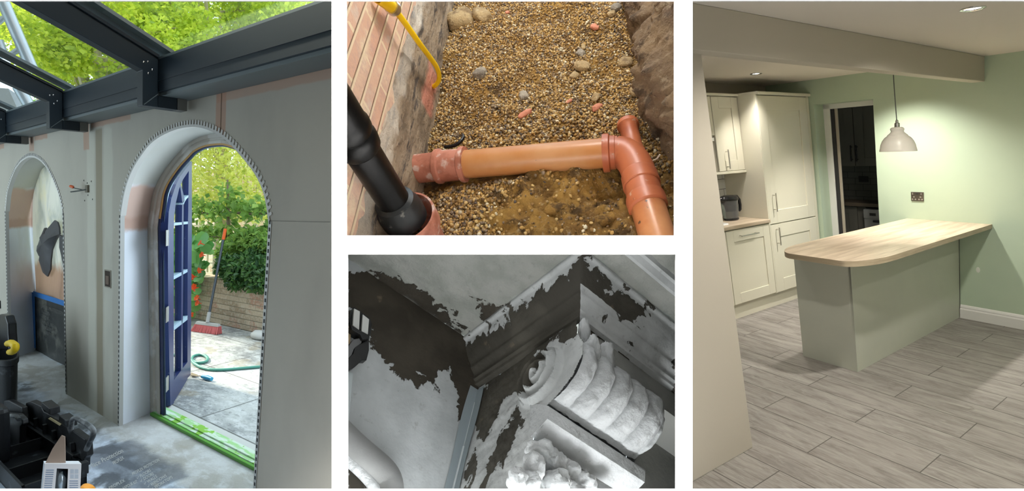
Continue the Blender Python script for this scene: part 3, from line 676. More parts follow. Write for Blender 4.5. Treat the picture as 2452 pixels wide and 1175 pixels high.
f0 = shrink(Bb, .150, BY+.004); f1 = shrink(Bb, .205, BY+.004); f1b = shrink(Bb, .185, BY+.014); f2 = shrink(Bb, .212, BY+.016); f2b = shrink(Bb, .05, BY+.08)
m = MB(L); m.strip(f0, f1); m.strip(f1, f1b); m.done('frame', M_navy, dr, recalc=False)
m = MB(L); m.strip(f1b, f2); m.strip(f2, f2b); m.done('frame_rebate', M_pale, dr, recalc=False)
# the glazed leaf standing open
LF0 = np.array([-4.052, 1.690, 0]); LF1 = np.array([-4.669, 2.105, 0]); lu = nrm(LF1-LF0); ln = np.array([lu[1], -lu[0], 0]); ln = ln if (ln@(-LF0)) > 0 else -ln
leaf = thing(L, 'arched_door_leaf', LF0, 'navy glazed half arch door leaf standing open towards the garden', 'door')
def Q(px, py): return L.plane(px, py, LF0, ln)
TH = .045
def leafpoly(pts, back=TH, front=0.): 
    m = MB(L); p = np.array([Q(*q) for q in pts]); m.prism(p+ln*front, -ln*(back+front)); return m
oc = [(401.7, 556), (404, 508), (410.6, 474), (422, 441), (431, 423), (446, 403), (459.5, 386)]; oc = [tuple(q) for q in oc]
ic = [(416, 556), (417, 520), (421, 486), (429, 452), (438, 430), (450, 412), (452, 409)]
def ribbon(o_, i_, name, m_=M_navy):
    m = MB(L); a_ = [Q(*q) for q in o_]; b2 = [Q(*q) for q in i_]; n = len(a_); bk = -ln*TH
    m.strip(a_, b2); m.strip([p+bk for p in a_], [p+bk for p in b2]); m.strip(a_, [p+bk for p in a_]); m.strip(b2, [p+bk for p in b2])
    return m.done(name, m_, leaf)
ribbon([(408, 971), (403, 760), (401.7, 556)], [(416.5, 965), (416, 760), (416, 556)], 'hinge_stile')
ribbon(oc, ic, 'arched_head')
ribbon([(459.5, 386), (459.5, 560), (458, 720), (456.6, 897)], [(452, 409), (450, 560), (449, 720), (449, 905)], 'meeting_stile')
ribbon([(416.2, 962), (449, 908)], [(416, 910), (449, 866)], 'bottom_rail')
ribbon([(433.5, 890), (434, 760), (435, 600), (436, 488)], [(437.5, 884), (438, 758), (439, 597), (440, 486)], 'mullion')
for q in (((416, 534), (450, 530), (416, 540), (450, 536)), ((416, 661), (449, 644), (416, 669), (449, 651)), ((416, 781), (449, 755), (416, 791), (449, 765))):
    ribbon([q[0], q[1]], [q[2], q[3]], 'glazing_bar', M_pale)
ribbon([(435, 490), (438, 481), (444, 472), (451, 467)], [(440, 490), (442, 484), (446, 477), (451, 472)], 'gothic_bar', M_pale); ribbon([(431, 443), (437, 488)], [(434, 443), (443, 480)], 'gothic_bar')
m = MB(L); g1 = [Q(*q) for q in [(415, 910), (451, 866), (452, 560), (453, 409), (446, 414), (431, 445), (420, 485), (415, 540)]]; m.prism(np.array(g1)-ln*.018, -ln*.005)
M_pane = bpy.data.materials.new('door glass'); M_pane.use_nodes = True; glassify(M_pane, (.93, .95, .94)); m.done('glass', M_pane, leaf)
for py in (569, 751, 916):
    c_ = Q(402, py); m = MB(L); h = .055
    m.prism([c_+ln*.002+[0, 0, -h], c_+ln*.002-lu*.055+[0, 0, -h], c_+ln*.002-lu*.055+[0, 0, h], c_+ln*.002+[0, 0, h]], -ln*.004); m.tube([c_+[0, 0, -h], c_+[0, 0, h]], .006, 10)
    m.done('hinge', mat('worn steel hinge', (.40, .40, .38), .4, .7) if py == 569 else bpy.data.materials['worn steel hinge'], leaf)
# green taped threshold
M_green2 = mat('green taped threshold', (.36, .64, .28), .45, layers=[dict(color=(.62, .74, .62), scale=6, lo=.45, hi=.55, stretch=(1, 6, 1)), dict(color=(.24, .52, .07), scale=9, lo=.56, hi=.60, off=(4, 0, 0))]); M_green3 = mat('green paint edge', (.10, .32, .04), .5)
t = thing(L, 'door_threshold', (-3.3, 1.63, 0), 'stepped doorway threshold with bright green film under the large arch', 'threshold')
m = MB(L); m.box((-4.05, 1.555, .0), (-2.2, 1.575, .022)); m.done('front_edge', M_green3, t, bevel=.003, clip=lc)
for y0, y1, z in ((1.575, 1.60, .026), (1.60, 1.625, .034), (1.625, 1.66, .030)): m = MB(L); m.box((-4.06, y0+.0005, 0), (-2.2, y1, z)); m.done('step', M_green2, t, bevel=.002, clip=lc)
m = MB(L); m.box((-4.10, 1.661, 0), (-2.0, 1.72, .014)); m.done('door_sill', mat('dusty stone', (.55, .55, .52), .8, bump=dict(scale=25, amt=.2)), label='dusty stone sill strip outside the green threshold', cat='sill', clip=lc)
# window of the small arch, sheeted over
WYb = 1.622
M_sheet = mat('milky polythene sheet', (.78, .76, .70), .35, trans=.0, layers=[dict(color=(.50, .52, .50), scale=3, lo=.42, hi=.66, stretch=(1.2, 1, .5), dist=1.2), dict(color=(.85, .78, .55), scale=1.8, lo=.5, hi=.7, off=(2, 0, 1)), dict(color=(.52, .33, .24), box={2: (0, .93)}, scale=0, soft=.06, wob=.08)], bump=dict(scale=3, stretch=(4, 1, .8), detail=3, amt=1.5))
def translucent(m_, f):
    nt = m_.node_tree; bs = nt.nodes['Principled BSDF']; out = [n for n in nt.nodes if n.type == 'OUTPUT_MATERIAL'][0]; tr = nt.nodes.new('ShaderNodeBsdfTranslucent'); mx = nt.nodes.new('ShaderNodeMixShader'); mx.inputs[0].default_value = f
    src = bs.inputs['Base Color'].links[0].from_socket; nt.links.new(src, tr.inputs[0]); nt.links.new(bs.outputs[0], mx.inputs[1]); nt.links.new(tr.outputs[0], mx.inputs[2]); nt.links.new(mx.outputs[0], out.inputs[0])
translucent(M_sheet, .55)
win = thing(L, 'window_1', (-6, 1.62, .6), None, None); win['kind'] = 'structure'
rng = np.random.default_rng(3)
m = MB(L); x0, x1, z0, z1 = -7.0, -4.9, .60, 2.02
fx = rng.uniform(0, 6, 8)
m.grid(lambda u_, v_: (x0+(x1-x0)*u_, WYb+.012*math.sin(9*u_+fx[0]+2*v_)+.010*math.sin(23*u_-6*v_+fx[1])+.006*math.sin(40*u_*v_+fx[2]), z0+(z1-z0)*v_), 60, 50)
m.done('polythene_sheet', M_sheet, label='milky plastic sheet taped over the small arched window', cat='plastic sheet', smooth=True, recalc=False)
m = MB(L); m.box((-7.0, 1.66, .58), (-4.9, 1.68, .64)); m.box((-6.1, 1.655, .6), (-6.06, 1.675, 2.0)); m.done('frame', M_navy, win)
M_film = mat('black protective film', (.035, .038, .036), .45, layers=[dict(color=(.14, .14, .12), scale=6, lo=.5, hi=.7)], bump=dict(scale=8, amt=.4))
m = MB(L); m.grid(lambda u_, v_: (-6.99+2.0*u_, 1.603+.004*math.sin(14*u_+3*v_)+.003*math.sin(30*v_), .0+.60*v_), 24, 12); fm = m.done('protective_film', M_film, label='black printed protective film hung below the plastic sheet in small arch', cat='protective film', smooth=True)
M_btape = mat('blue masking tape', (.03, .17, .48), .6)
t = thing(L, 'masking_tape', (-6.9, 1.60, .3), 'blue masking tape edging the black film in the small arch', 'tape')
for p0, p1 in (((-6.98, .03), (-6.90, .62)), ((-6.93, .585), (-4.99, .635))): m = MB(L); m.box((p0[0], 1.594, p0[1]), (p1[0], 1.5985, p1[1])); m.done('strip', M_btape, t)
M_print = mat('white print', (.52, .52, .50), .7)
M_fprint = mat('faded print', (.11, .11, .10), .7)
for i, s_ in enumerate(('PROPLEX PROTECTION', '\u2713 FLOORS', '\u2713 DOORS', '\u2713 WALLS', '\u2713 WINDOWS', '\u2713 WORKTOPS')): m = MB(L); m.text(s_, .045, (-6.72, 1.588, .50-.052*i), (1.5, 0, 0), (0, 0, 1)); m.done('printed_line', M_fprint, fm, recalc=False)
# dark silhouette seen through the sheet, built as a crumpled solid
cp = [(88, 592), (95, 572), (105, 556), (106, 545), (109, 545), (110, 554), (116, 552), (123, 540), (130, 527), (137, 532), (141, 545), (142, 560), (133, 575), (124, 598), (121, 622), (120, 645), (113, 662), (102, 652), (98, 640), (99, 618), (92, 612)]
m = MB(L); pp = np.array([P(x, y, 1.59) for x, y in cp]); cc = pp.mean(0); k = len(pp)
vs = list(pp)+[cc+(p-cc)*.55+[0, -.035+.012*math.sin(i*2.1), 0] for i, p in enumerate(pp)]+[cc+[0, -.045, 0]]+list(pp+[0, .012, 0])
fs = [(i, (i+1) % k, k+(i+1) % k, k+i) for i in range(k)]+[(k+i, k+(i+1) % k, 2*k) for i in range(k)]+[(i, 2*k+1+i, 2*k+1+(i+1) % k, (i+1) % k) for i in range(k)]+[tuple(range(2*k+1, 3*k+1))]
m.add(vs, fs); m.done('dark_shape', mat('dark grey silhouette', (.075, .075, .08), .4), label='crumpled dark grey silhouette shape on the sheet in the small arch', cat='bag', smooth=True, recalc=True)
cp = [(141, 562), (148, 566), (153, 578), (154, 634), (150, 634), (146, 612), (141, 592)]
m = MB(L); m.prism([P(x, y, 1.585) for x, y in cp], (0, .03, 0)); m.done('dark_shape', bpy.data.materials['dark grey silhouette'], label='sliver of dark silhouette at right edge of the small arch', cat='bag', bevel=.006)
# wall details
t = thing(L, 'loose_cable', (-4.63, 1.36, 1.63), 'short dark cable with an orange connector sticking out of the plasterboard', 'cable')
c0 = P(211, 452, WY); m = MB(L); m.box(c0+[-.022, -.012, -.026], c0+[.022, .0, .026]); m.done('back_box', mat('mortar brown', (.20, .18, .14), .9), t, bevel=.002)
m = MB(L); m.tube([c0+[0, -.01, -.004], c0+[-.06, -.03, -.012], c0+[-.12, -.045, -.018], c0+[-.17, -.05, -.02]], .005, 8); m.tube([c0+[-.04, -.02, -.006], c0+[-.08, -.05, .004], c0+[-.11, -.055, .012]], .0035, 8); m.done('wires', M_flex, t, smooth=True)
e_ = c0+[-.115, -.056, .014]; m = MB(L); m.tube([e_+[.02, 0, -.005], e_, e_+[-.03, -.002, .006]], [.006, .011, .010], 10); m.done('connector', mat('orange plastic', (.75, .12, .02), .35), t, smooth=True)
m = MB(L)
for px, py in ((201, 432), (209, 438), (203, 480), (222, 477), (211, 467), (219, 434)): m.lathe(P(px, py, WY)+[0, -.0015, 0], [(.006, 0), (.004, -.001)], (0, 1, 0), 8, cap=True)
m.done('screw_marks', M_dark, t)
c0 = P(259, 667, WY); t = thing(L, 'socket_cutout', c0, 'square socket hole cut in plasterboard left of the large arch', 'socket hole')
m = MB(L)
for x0_, x1_, z0_, z1_ in ((-.055, -.048, -.062, .062), (.048, .055, -.062, .062), (-.048, .048, -.062, -.055), (-.048, .048, .055, .062)): m.box(c0+[x0_, -.004, z0_], c0+[x1_, -.001, z1_])
m.done('rim', mat('torn board edge', (.36, .33, .27), .9), t); m = MB(L); m.box(c0+[-.048, -.003, -.055], c0+[.048, -.001, .055]); m.done('hole', mat('hole brown', (.05, .035, .025), .9), t)
m = MB(L); m.box(c0+[-.03, -.006, -.04], c0+[.028, -.0032, .02]); m.done('box_back', mat('rusty box', (.16, .11, .08), .8), t, bevel=.002)
m = MB(L); c0 = P(0, 728, WY); m.box(c0+[-.06, -.012, -.04], c0+[.035, -.001, .04]); m.done('socket_plate', M_blk, label='black socket plate at far left edge of plasterboard wall', cat='socket', bevel=.003)
# crack of a board joint right of the large arch
m = MB(L); q0 = P(652, 529, WY); q1 = P(790, 532, WY); m.prism([q0+[0, -.001, 0], q1+[0, -.001, 0], q1+[0, -.001, .0016], q0+[0, -.001, .0016]], (0, .0008, 0)); m.done('trim_7', mat('dark joint line', (.22, .21, .19), .9), kind='structure')
# print on the floor sheet
def floor_text(body, px, py, px2, py2, size, thing_=None):
    q0 = L.on(px, py, 2, .002); q1 = L.on(px2, py2, 2, .002); ux = (q1-q0); l = np.linalg.norm(ux); return q0, ux/l, l
def put(body, a_, b2, hpx, lab):
    ft = MB(L); q0 = L.on(*a_, 2, .0015); q1 = L.on(*b2, 2, .0015); ux = q1-q0; up_ = L.on(a_[0]+hpx[0], a_[1]+hpx[1], 2, .0015)-q0
    c = bpy.data.curves.new('t', 'FONT'); c.body = body; c.size = 1; c.extrude = 0; o = bpy.data.objects.new('t', c); me = bpy.data.meshes.new_from_object(o)
    v = np.array([w_.co[:] for w_ in me.vertices]); wid = v[:, 0].max(); ft.add([q0+ux*(p[0]/wid)+up_*(p[1]/.72) for p in v], [tuple(p.vertices) for p in me.polygons]); bpy.data.objects.remove(o); bpy.data.meshes.remove(me)
    ft.done('printed_lettering', M_print, label=lab, cat='lettering', group='white print on the floor sheet', recalc=False)
put('PROPLEX PROTECTION', (318, 1138), (382, 1103), (-3, -7), 'white printed line PROPLEX PROTECTION on floor sheet')
for i, (s_, w_) in enumerate((('\u2713 FLOORS', 34), ('\u2713 DOORS', 32), ('\u2713 WALLS', 32), ('\u2713 WINDOWS', 46), ('\u2713 WORKTOPS', 52))): put(s_, (328+8.5*i, 1148+6.8*i), (328+8.5*i+w_, 1148+6.8*i-w_*.60), (-3, -7), 'white ticked word '+s_[2:]+' printed on floor sheet')
put('Surface Protection', (204, 1128), (296, 1082), (-5, -11), 'large faded print Surface Protection on the floor sheet'); put('PROPLEX', (272, 1113), (298, 1098), (-4, -8), 'faded single word PROPLEX on floor sheet'); put('PROPLEX', (262, 1172), (300, 1152), (-3, -7), 'lowest PROPLEX print at the bottom of floor sheet'); put('VAPOUR KIT', (295, 1172), (330, 1155), (-3, -7), 'small print at bottom edge right of lowest PROPLEX')
# ================================================================== the garden beyond the arch
def patio(g, c):
    c = g.mix(g.smooth(g.noise(1.5, (1, 2, 1), 7, rough=.65), .35, .65), (.24, .25, .25), (.50, .51, .49))
    c = g.mix(g.math('MULTIPLY', g.smooth(g.noise(8, (1, 2, 1), 8, rough=.75), .46, .6), .6), c, (.64, .65, .64))
    c = g.mix(g.math('MULTIPLY', g.smooth(g.noise(14, (1, 2, 1), 7, off=(4, 4, 0), rough=.7), .54, .64), .5), c, (.12, .12, .12))
    c = g.mix(g.math('MULTIPLY', g.smooth(g.noise(2.0, (1, 2, 1), 4, off=(8, 1, 0)), .58, .66), .5), c, (.30, .25, .16))
    x = g.math('DIVIDE', g.math('ADD', g.axis(0), .27), 1.15); y = g.math('DIVIDE', g.math('ADD', g.axis(1), .12), .62)
    j = g.math('MAXIMUM', g.math('LESS_THAN', g.math('FRACT', x), .012), g.math('LESS_THAN', g.math('FRACT', y), .014))
    return g.mix(g.math('MULTIPLY', j, .8), c, (.06, .06, .05))
M_patio = mat('weathered patio', (.5, .5, .5), .8, extra=patio, bump=[dict(scale=9, amt=.5, detail=8), dict(scale=60, amt=.15)])
MB(L).box((-14, 1.68, -.06), (-.6, 3.4, -.002)).done('ground', M_patio, kind='structure', clip=lc)
M_soil = mat('lawn and soil beyond', (.10, .14, .04), .95, layers=[dict(color=(.20, .28, .05), scale=3, lo=.4, hi=.6)])
MB(L).box((-30, 3.4, -.5), (6, 14, .05)).done('ground', M_soil, kind='structure', clip=lc)
def brickf(w_, h_, ax, cols, mortar, joint=.10):
    def f(g, c):
        z = g.math('DIVIDE', g.axis(2), h_); r = g.math('FLOOR', z); fz = g.math('FRACT', z)
        u = g.math('ADD', g.math('DIVIDE', g.axis(ax), w_), g.math('FRACT', g.math('MULTIPLY', r, .5))); iu = g.math('FLOOR', u); fu = g.math('FRACT', u)
        cx = g.N.new('ShaderNodeCombineXYZ'); g.L.new(r, cx.inputs[0]); g.L.new(iu, cx.inputs[1]); wn = g.N.new('ShaderNodeTexWhiteNoise'); g.L.new(cx.outputs[0], wn.inputs['Vector'])
        c = g.mix(g.smooth(wn.outputs['Value'], 0, 1), cols[0], cols[1]); c = g.mix(g.smooth(g.noise(5, (1, 1, 1), 5), .5, .62), c, cols[2]); c = g.mix(g.math('MULTIPLY', g.smooth(g.noise(30, (1, 1, 1), 7, rough=.7), .45, .62), .5), c, cols[3])
        nz = g.math('MULTIPLY', g.math('SUBTRACT', g.noise(25), .5), .12)
        e = g.math('MAXIMUM', g.math('LESS_THAN', g.math('ADD', fz, nz), joint), g.math('LESS_THAN', g.math('ADD', fu, nz), joint*h_/w_)); return g.mix(e, c, mortar)
    return f
def brickb(w_, h_, ax):
    def f(g):
        z = g.math('DIVIDE', g.axis(2), h_); fz = g.math('FRACT', z); return g.smooth(fz, .02, .16)
    return f
M_stock = mat('old stock brick', (.3, .3, .3), .9, extra=brickf(.36, .066, 0, ((.36, .28, .19), (.56, .46, .34), (.46, .28, .20), (.66, .60, .50)), (.42, .38, .29)), bump=[dict(node=brickb(.36, .066, 0), amt=1.0), dict(scale=30, amt=.5)])
p0 = L.on(459, 761, 2, 0); p1 = L.on(635, 802, 2, 0); dw = nrm(p1-p0); e0 = p0-dw*2.5; e1 = p1+dw*1.2; nb = np.array([-dw[1], dw[0], 0])
t = thing(L, 'planter_wall', (p0+p1)/2, 'low raised planter wall of worn stock brick below the hedge', 'brick wall')
hz = .575
m = MB(L); m.hexa([e0, e1, e1+nb*.22, e0+nb*.22], [e0+[0, 0, hz], e1+[0, 0, hz], e1+nb*.22+[0, 0, hz], e0+nb*.22+[0, 0, hz]]); m.done('brickwork', M_stock, t, clip=lc)
def PW(px, py, off=0): return L.plane(px, py, p0+nb*off, nb)
# foliage: leaves are real folded blades, scattered through rounded volumes
def leafmat(name, c0, c1, c2, tr=.45, rough=.45):
    m_ = mat(name, c0, rough, layers=[dict(color=c1, attr='rnd', scale=0, lo=.2, hi=.75), dict(color=c2, attr='rnd', scale=0, lo=.72, hi=1.0)], spec=.4); translucent(m_, tr); return m_
def leaves(pts, size, rg, asp=.45, upbias=.3, fold=.25, aim=None):
    n = len(pts); d = rg.normal(size=(n, 3)); d[:, 2] -= .3; d /= np.linalg.norm(d, axis=1)[:, None]
    nn = rg.normal(size=(n, 3))+[0, -.4, upbias*2]
    if aim is not None: nn += aim
    nn -= d*(nn*d).sum(1)[:, None]; nn /= np.linalg.norm(nn, axis=1)[:, None]; s_ = np.cross(d, nn); sz = size*rg.uniform(.6, 1.3, n)[:, None]
    v = np.stack([pts, pts+d*sz*.45+s_*sz*asp+nn*sz*fold*.4, pts+d*sz, pts+d*sz*.45-s_*sz*asp+nn*sz*fold*.4], 1).reshape(-1, 3)
    r = np.repeat(rg.uniform(0, 1, n), 4); return v, r
def foliage(name, pts, size, m_, rg, parent=None, fr=W, **k):
    kk = {a_: k.pop(a_) for a_ in ('asp', 'upbias', 'fold', 'aim') if a_ in k}
    v, r = leaves(pts, size, rg, **kk); n = len(pts); q = MB(fr); q.v = [v]; q.n = len(v); q.fc = [(4*i, 4*i+1, 4*i+2, 4*i+3) for i in range(n)]
    return q.done(name, m_, parent, recalc=False, attrs=dict(rnd=r), **k)
def blob(c, r, n, rg, shell=.55):
    d = rg.normal(size=(n, 3)); d /= np.linalg.norm(d, axis=1)[:, None]; return np.asarray(c)+d*np.asarray(r)*(rg.uniform(shell**3, 1, n)**(1/3))[:, None]
M_lf_y = leafmat('sunlit yellow green leaf', (.55, .66, .06), (.78, .82, .10), (.34, .46, .06), .6)
M_lf_m = leafmat('mid green leaf', (.20, .36, .08), (.34, .50, .11), (.12, .24, .07), .45)
M_lf_d = leafmat('glossy dark leaf', (.05, .13, .04), (.12, .24, .06), (.025, .07, .03), .25, .3)
M_bark = mat('bark', (.22, .17, .12), .9, bump=dict(scale=20, amt=.5)); M_barkp = mat('pale branch', (.50, .42, .28), .85)
rg = np.random.default_rng(11)
def along(px, py, dist): return CAM+nrm(ray(px, py))*dist
def tree(px, py, dist, rad, n, size, m_, label, clusters=26, spread=(1, 1, .8), gap=.0, trunk=True, seed=0, sub=.27):
    r_ = np.random.default_rng(seed); c = along(px, py, dist); g0 = np.array([c[0], c[1], 0.05]); t = thing(W, 'tree', g0, label, 'tree', 'trees beyond the glass roof')
    cs = blob(c, np.array(spread)*rad*.75, clusters, r_, .2); pts = np.vstack([blob(q, rad*sub*r_.uniform(.7, 1.2), n//clusters, r_, .3) for q in cs])
    foliage('crown', pts, size, m_, r_, t)
    if trunk:
        m = MB(W); top_ = c-[0, 0, rad*.2]; m.tube([g0, g0+[.1, .05, c[2]*.4], top_], [.16, .12, .07], 10)
        for q in cs[:14]: mid = (top_+q)/2+r_.normal(size=3)*.15; m.tube([g0+(top_-g0)*r_.uniform(.5, 1), mid, q], [.05, .03, .012], 6)
        m.done('trunk', M_barkp, t, smooth=True)
    return t
tree(235, 95, 9.5, 1.45, 21000, .062, M_lf_y, 'bright yellow green tree seen through the pane between the rafters', 34, (1.1, 1, .9), seed=1)
tree(500, 40, 10.5, 1.75, 26000, .066, M_lf_y, 'bright yellow green tree seen through the glass right of nearest rafter', 40, (1.25, 1, .8), seed=2)
tree(90, 40, 10.5, .75, 6000, .062, M_lf_y, 'thin leafy crown at the top left beside scaffold poles', 14, (1.2, 1, .7), seed=3)
tree(350, 260, 11.5, 1.6, 9000, .075, M_lf_m, 'shaded mid green tree low behind the glass roof', 26, (1.4, 1, .9), seed=4)
tree(690, 10, 12, .8, 3500, .07, M_lf_y, 'sparse pale green crown top right of the glass roof', 12, (1.4, 1, .6), seed=5)
# dense sunlit greenery and trellis behind the planter
def plantwall(px0, px1, py0, py1, off, n, size, m_, name, label, cat, seed, thick=.25, **k):
    r_ = np.random.default_rng(seed); a_ = PW(px0, py1, off); b2 = PW(px1, py0, off)
    pts = np.array([a_[0], 0, a_[2]])+r_.uniform(0, 1, (n, 3))*np.array([b2[0]-a_[0], 0, b2[2]-a_[2]])
    s_ = (pts[:, 0]-p0[0])/dw[0]; base_ = p0[None]+s_[:, None]*dw+nb*off; base_[:, 2] = pts[:, 2]; base_ += nb*r_.uniform(-1, 1, (n, 1))*thick
    return foliage(name, L.w(base_), size, m_, r_, None, W, label=label, cat=cat, **k)
M_lf_s = leafmat('sun overexposed leaf', (.80, .82, .20), (.90, .90, .38), (.50, .60, .12), .5)  # overexposed sunlight on the climber put into the leaf colour
plantwall(400, 740, 290, 520, 1.15, 9000, .075, M_lf_s, 'climbing_plant', 'bright sunlit climber covering the boundary trellis in the arch', 'climber', 21, .35, asp=.3)
M_trel = mat('sun bleached trellis', (.62, .56, .40), .8); t = thing(L, 'trellis', PW(560, 560, 1.35), 'pale sun bleached trellis behind the yellow green climber', 'trellis')
a_ = PW(400, 560, 1.35); b2 = PW(720, 560, 1.35); h0 = 0.3; h1 = PW(520, 340, 1.35)[2]
for i in range(15): q = a_+(b2-a_)*i/14; m = MB(L); m.box((q[0]-.018, q[1], h0), (q[0]+.018, q[1]+.02, h1)); m.done('upright', M_trel, t)
for i in range(7): z = h0+(h1-h0)*(i+.5)/7; m = MB(L); m.hexa([a_*[1, 1, 0]+[0, -.02, z], b2*[1, 1, 0]+[0, -.02, z], b2*[1, 1, 0]+[0, 0, z], a_*[1, 1, 0]+[0, 0, z]], [a_*[1, 1, 0]+[0, -.02, z+.03], b2*[1, 1, 0]+[0, -.02, z+.03], b2*[1, 1, 0]+[0, 0, z+.03], a_*[1, 1, 0]+[0, 0, z+.03]]); m.done('rail', M_trel, t)
# boundary wall, orange red brick glimpses
M_redb = mat('sunlit pale brick', (.6, .35, .22), .9, extra=brickf(.4, .08, 0, ((.80, .56, .38), (.85, .70, .52), (.70, .42, .26), (.88, .80, .66)), (.84, .80, .68)))
q0 = PW(380, 560, 2.2); q1 = PW(760, 560, 2.2); zt_ = PW(560, 400, 2.2)[2]; m = MB(L); m.hexa([q0*[1, 1, 0], q1*[1, 1, 0], q1*[1, 1, 0]+nb*.2, q0*[1, 1, 0]+nb*.2], [q0*[1, 1, 0]+[0, 0, zt_], q1*[1, 1, 0]+[0, 0, zt_], q1*[1, 1, 0]+nb*.2+[0, 0, zt_], q0*[1, 1, 0]+nb*.2+[0, 0, zt_]]); m.done('boundary_wall', M_redb, label='sunlit orange brick boundary wall behind the espalier tree', cat='brick wall', clip=lc)
# espalier fruit tree
t = thing(L, 'espalier_tree', PW(548, 660, .55), 'trained fruit tree with horizontal arms and broad green leaves above the planter', 'tree')
m = MB(L); tr0 = PW(550, 680, .5); tr1 = PW(548, 560, .5); tr2 = PW(546, 500, .5)
m.tube([tr0*[1, 1, 1], tr1, tr2, PW(545, 430, .5)], [.035, .03, .022, .012], 8)
for py, w_ in ((508, 1), (566, 1)):
    m.tube([PW(430, py-4, .5), PW(490, py+2, .5), PW(548, py, .5), PW(600, py+4, .5), PW(680, py+2, .5)], [.008, .016, .022, .016, .008], 8)
m.done('trunk', M_bark, t, smooth=True)
pts = []
for py in (490, 512, 552, 570):
    for s_ in np.linspace(418, 672, 26): pts.append(blob(PW(s_, py+rg.uniform(-14, 10), .48+rg.uniform(-.05, .05)), (.12, .10, .075), 12, rg, .2))
pts.append(blob(PW(545, 462, .5), (.3, .12, .12), 50, rg))
foliage('leaves', L.w(np.vstack(pts)), .10, M_lf_m, rg, t, asp=.36)
# clipped evergreen shrub and looser one
def shrub(cs, n, size, m_, label, seed, twig=True, asp=.3):
    r_ = np.random.default_rng(seed); c0_ = PW(*cs[0][:2], cs[0][2]); t = thing(L, 'shrub', (c0_[0], c0_[1], hz), label, 'shrub')
    tot = sum(c[3]**2 for c in cs); pts = np.vstack([blob(PW(c[0], c[1], c[2]), (c[3], c[3]*.7, c[3]*.62), int(n*c[3]**2/tot), r_, .6) for c in cs])
    foliage('foliage', L.w(pts), size, m_, r_, t, asp=asp, upbias=.6)
    m = MB(L)
    for c in cs: q = PW(c[0], c[1], c[2]); m.tube([(q[0], q[1], hz-.1), q], [.02, .006], 6)
    m.done('stems', M_bark, t); return t
shrub([(600, 650, .1, .34), (560, 640, .1, .26), (640, 645, .1, .3), (620, 620, .2, .26), (575, 668, .02, .22), (625, 672, .0, .2)], 7500, .065, M_lf_d, 'dark glossy evergreen shrub spilling over the planter wall', 31)
shrub([(585, 590, .3, .27), (625, 588, .3, .27), (548, 602, .3, .2), (655, 590, .3, .25), (600, 570, .3, .2)], 4500, .075, M_lf_m, 'fresh light green shrub above the dark evergreen shrub', 32, asp=.22)
# nasturtiums: round leaves and orange flowers
M_nas = leafmat('nasturtium leaf', (.16, .42, .12), (.28, .55, .16), (.09, .28, .08), .4); M_flo = mat('orange red petals', (.85, .10, .015), .5); translucent(M_flo, .3)
t = thing(L, 'nasturtium', PW(470, 700, -.15), 'trailing nasturtium with round leaves and orange flowers beside open door', 'plant'); r_ = np.random.default_rng(41)
m = MB(L); rn = []
def disc(c, r, n_=9, tilt=.5):
    nn = nrm(np.array([.35, -1, .45])+r_.normal(size=3)*tilt); u = nrm(np.cross(nn, (0, 0, 1))); v = np.cross(nn, u)
    k = MB(L).n; m.add([c-nn*r*.12]+[c+(u*math.cos(2*math.pi*i/n_)+v*math.sin(2*math.pi*i/n_))*r*(1+.06*math.sin(3*i)) for i in range(n_)], [(0, 1+i, 1+(i+1) % n_) for i in range(n_)]); rn.extend([r_.uniform()]*(n_+1))
for _ in range(150):
    px = r_.uniform(404, 500); py = r_.uniform(570, 668); 
    if px > 480 and py > 640: continue
    disc(PW(px, py, -.1+r_.uniform(-.12, .15)), r_.uniform(.045, .10))
for _ in range(90):
    py = r_.uniform(640, 756); px = r_.uniform(400, 483-max(0, py-690)*.12); disc(PW(px, py, -.12+r_.uniform(-.08, .1)), r_.uniform(.035, .065))
m.done('round_leaves', M_nas, t, recalc=False, attrs=dict(rnd=rn), smooth=True)
for px, py in ((484, 610), (479, 647), (462, 662), (460, 664), (466, 691), (472, 713), (473.5, 725), (480, 582), (465, 686), (458, 752), (425, 612), (399, 610), (438, 630)):
    c_ = PW(px, py, -.28); m = MB(L); nn = nrm(np.array([.3, -1, .2])+r_.normal(size=3)*.3); u = nrm(np.cross(nn, (0, 0, 1))); v = np.cross(nn, u)
    for i in range(5): a0 = 2*math.pi*i/5; d = u*math.cos(a0)+v*math.sin(a0); e = np.cross(nn, d); m.add([c_, c_+d*.028-e*.018+nn*.012, c_+d*.042+nn*.008, c_+d*.028+e*.018+nn*.012], [(0, 1, 2, 3)])
    m.tube([c_, c_-nn*.05], [.008, .003], 6); m.done('flower', M_flo, t, recalc=False)
# broom leaning on the planter
t = thing(L, 'broom', L.on(490, 790, 2, 0), 'broom with pink red bristles leaning against the brick planter', 'broom')
hb = L.on(489, 797, 2, .0); ua = nrm(L.on(514, 797, 2, 0)-L.on(462, 790, 2, 0)); wid = .5*np.linalg.norm(L.on(516, 797, 2, 0)-L.on(460, 788, 2, 0)); fwd = np.array([-ua[1], ua[0], 0])
m = MB(L); m.hexa([hb-ua*wid*.92+fwd*.02+[0, 0, .085], hb+ua*wid*.92+fwd*.02+[0, 0, .085], hb+ua*wid*.92+fwd*.07+[0, 0, .085], hb-ua*wid*.92+fwd*.07+[0, 0, .085]], [hb-ua*wid*.85+fwd*.03+[0, 0, .12], hb+ua*wid*.85+fwd*.03+[0, 0, .12], hb+ua*wid*.85+fwd*.06+[0, 0, .12], hb-ua*wid*.85+fwd*.06+[0, 0, .12]]); m.done('head', mat('grey plastic', (.45, .46, .46), .5), t, bevel=.006)
m = MB(L)
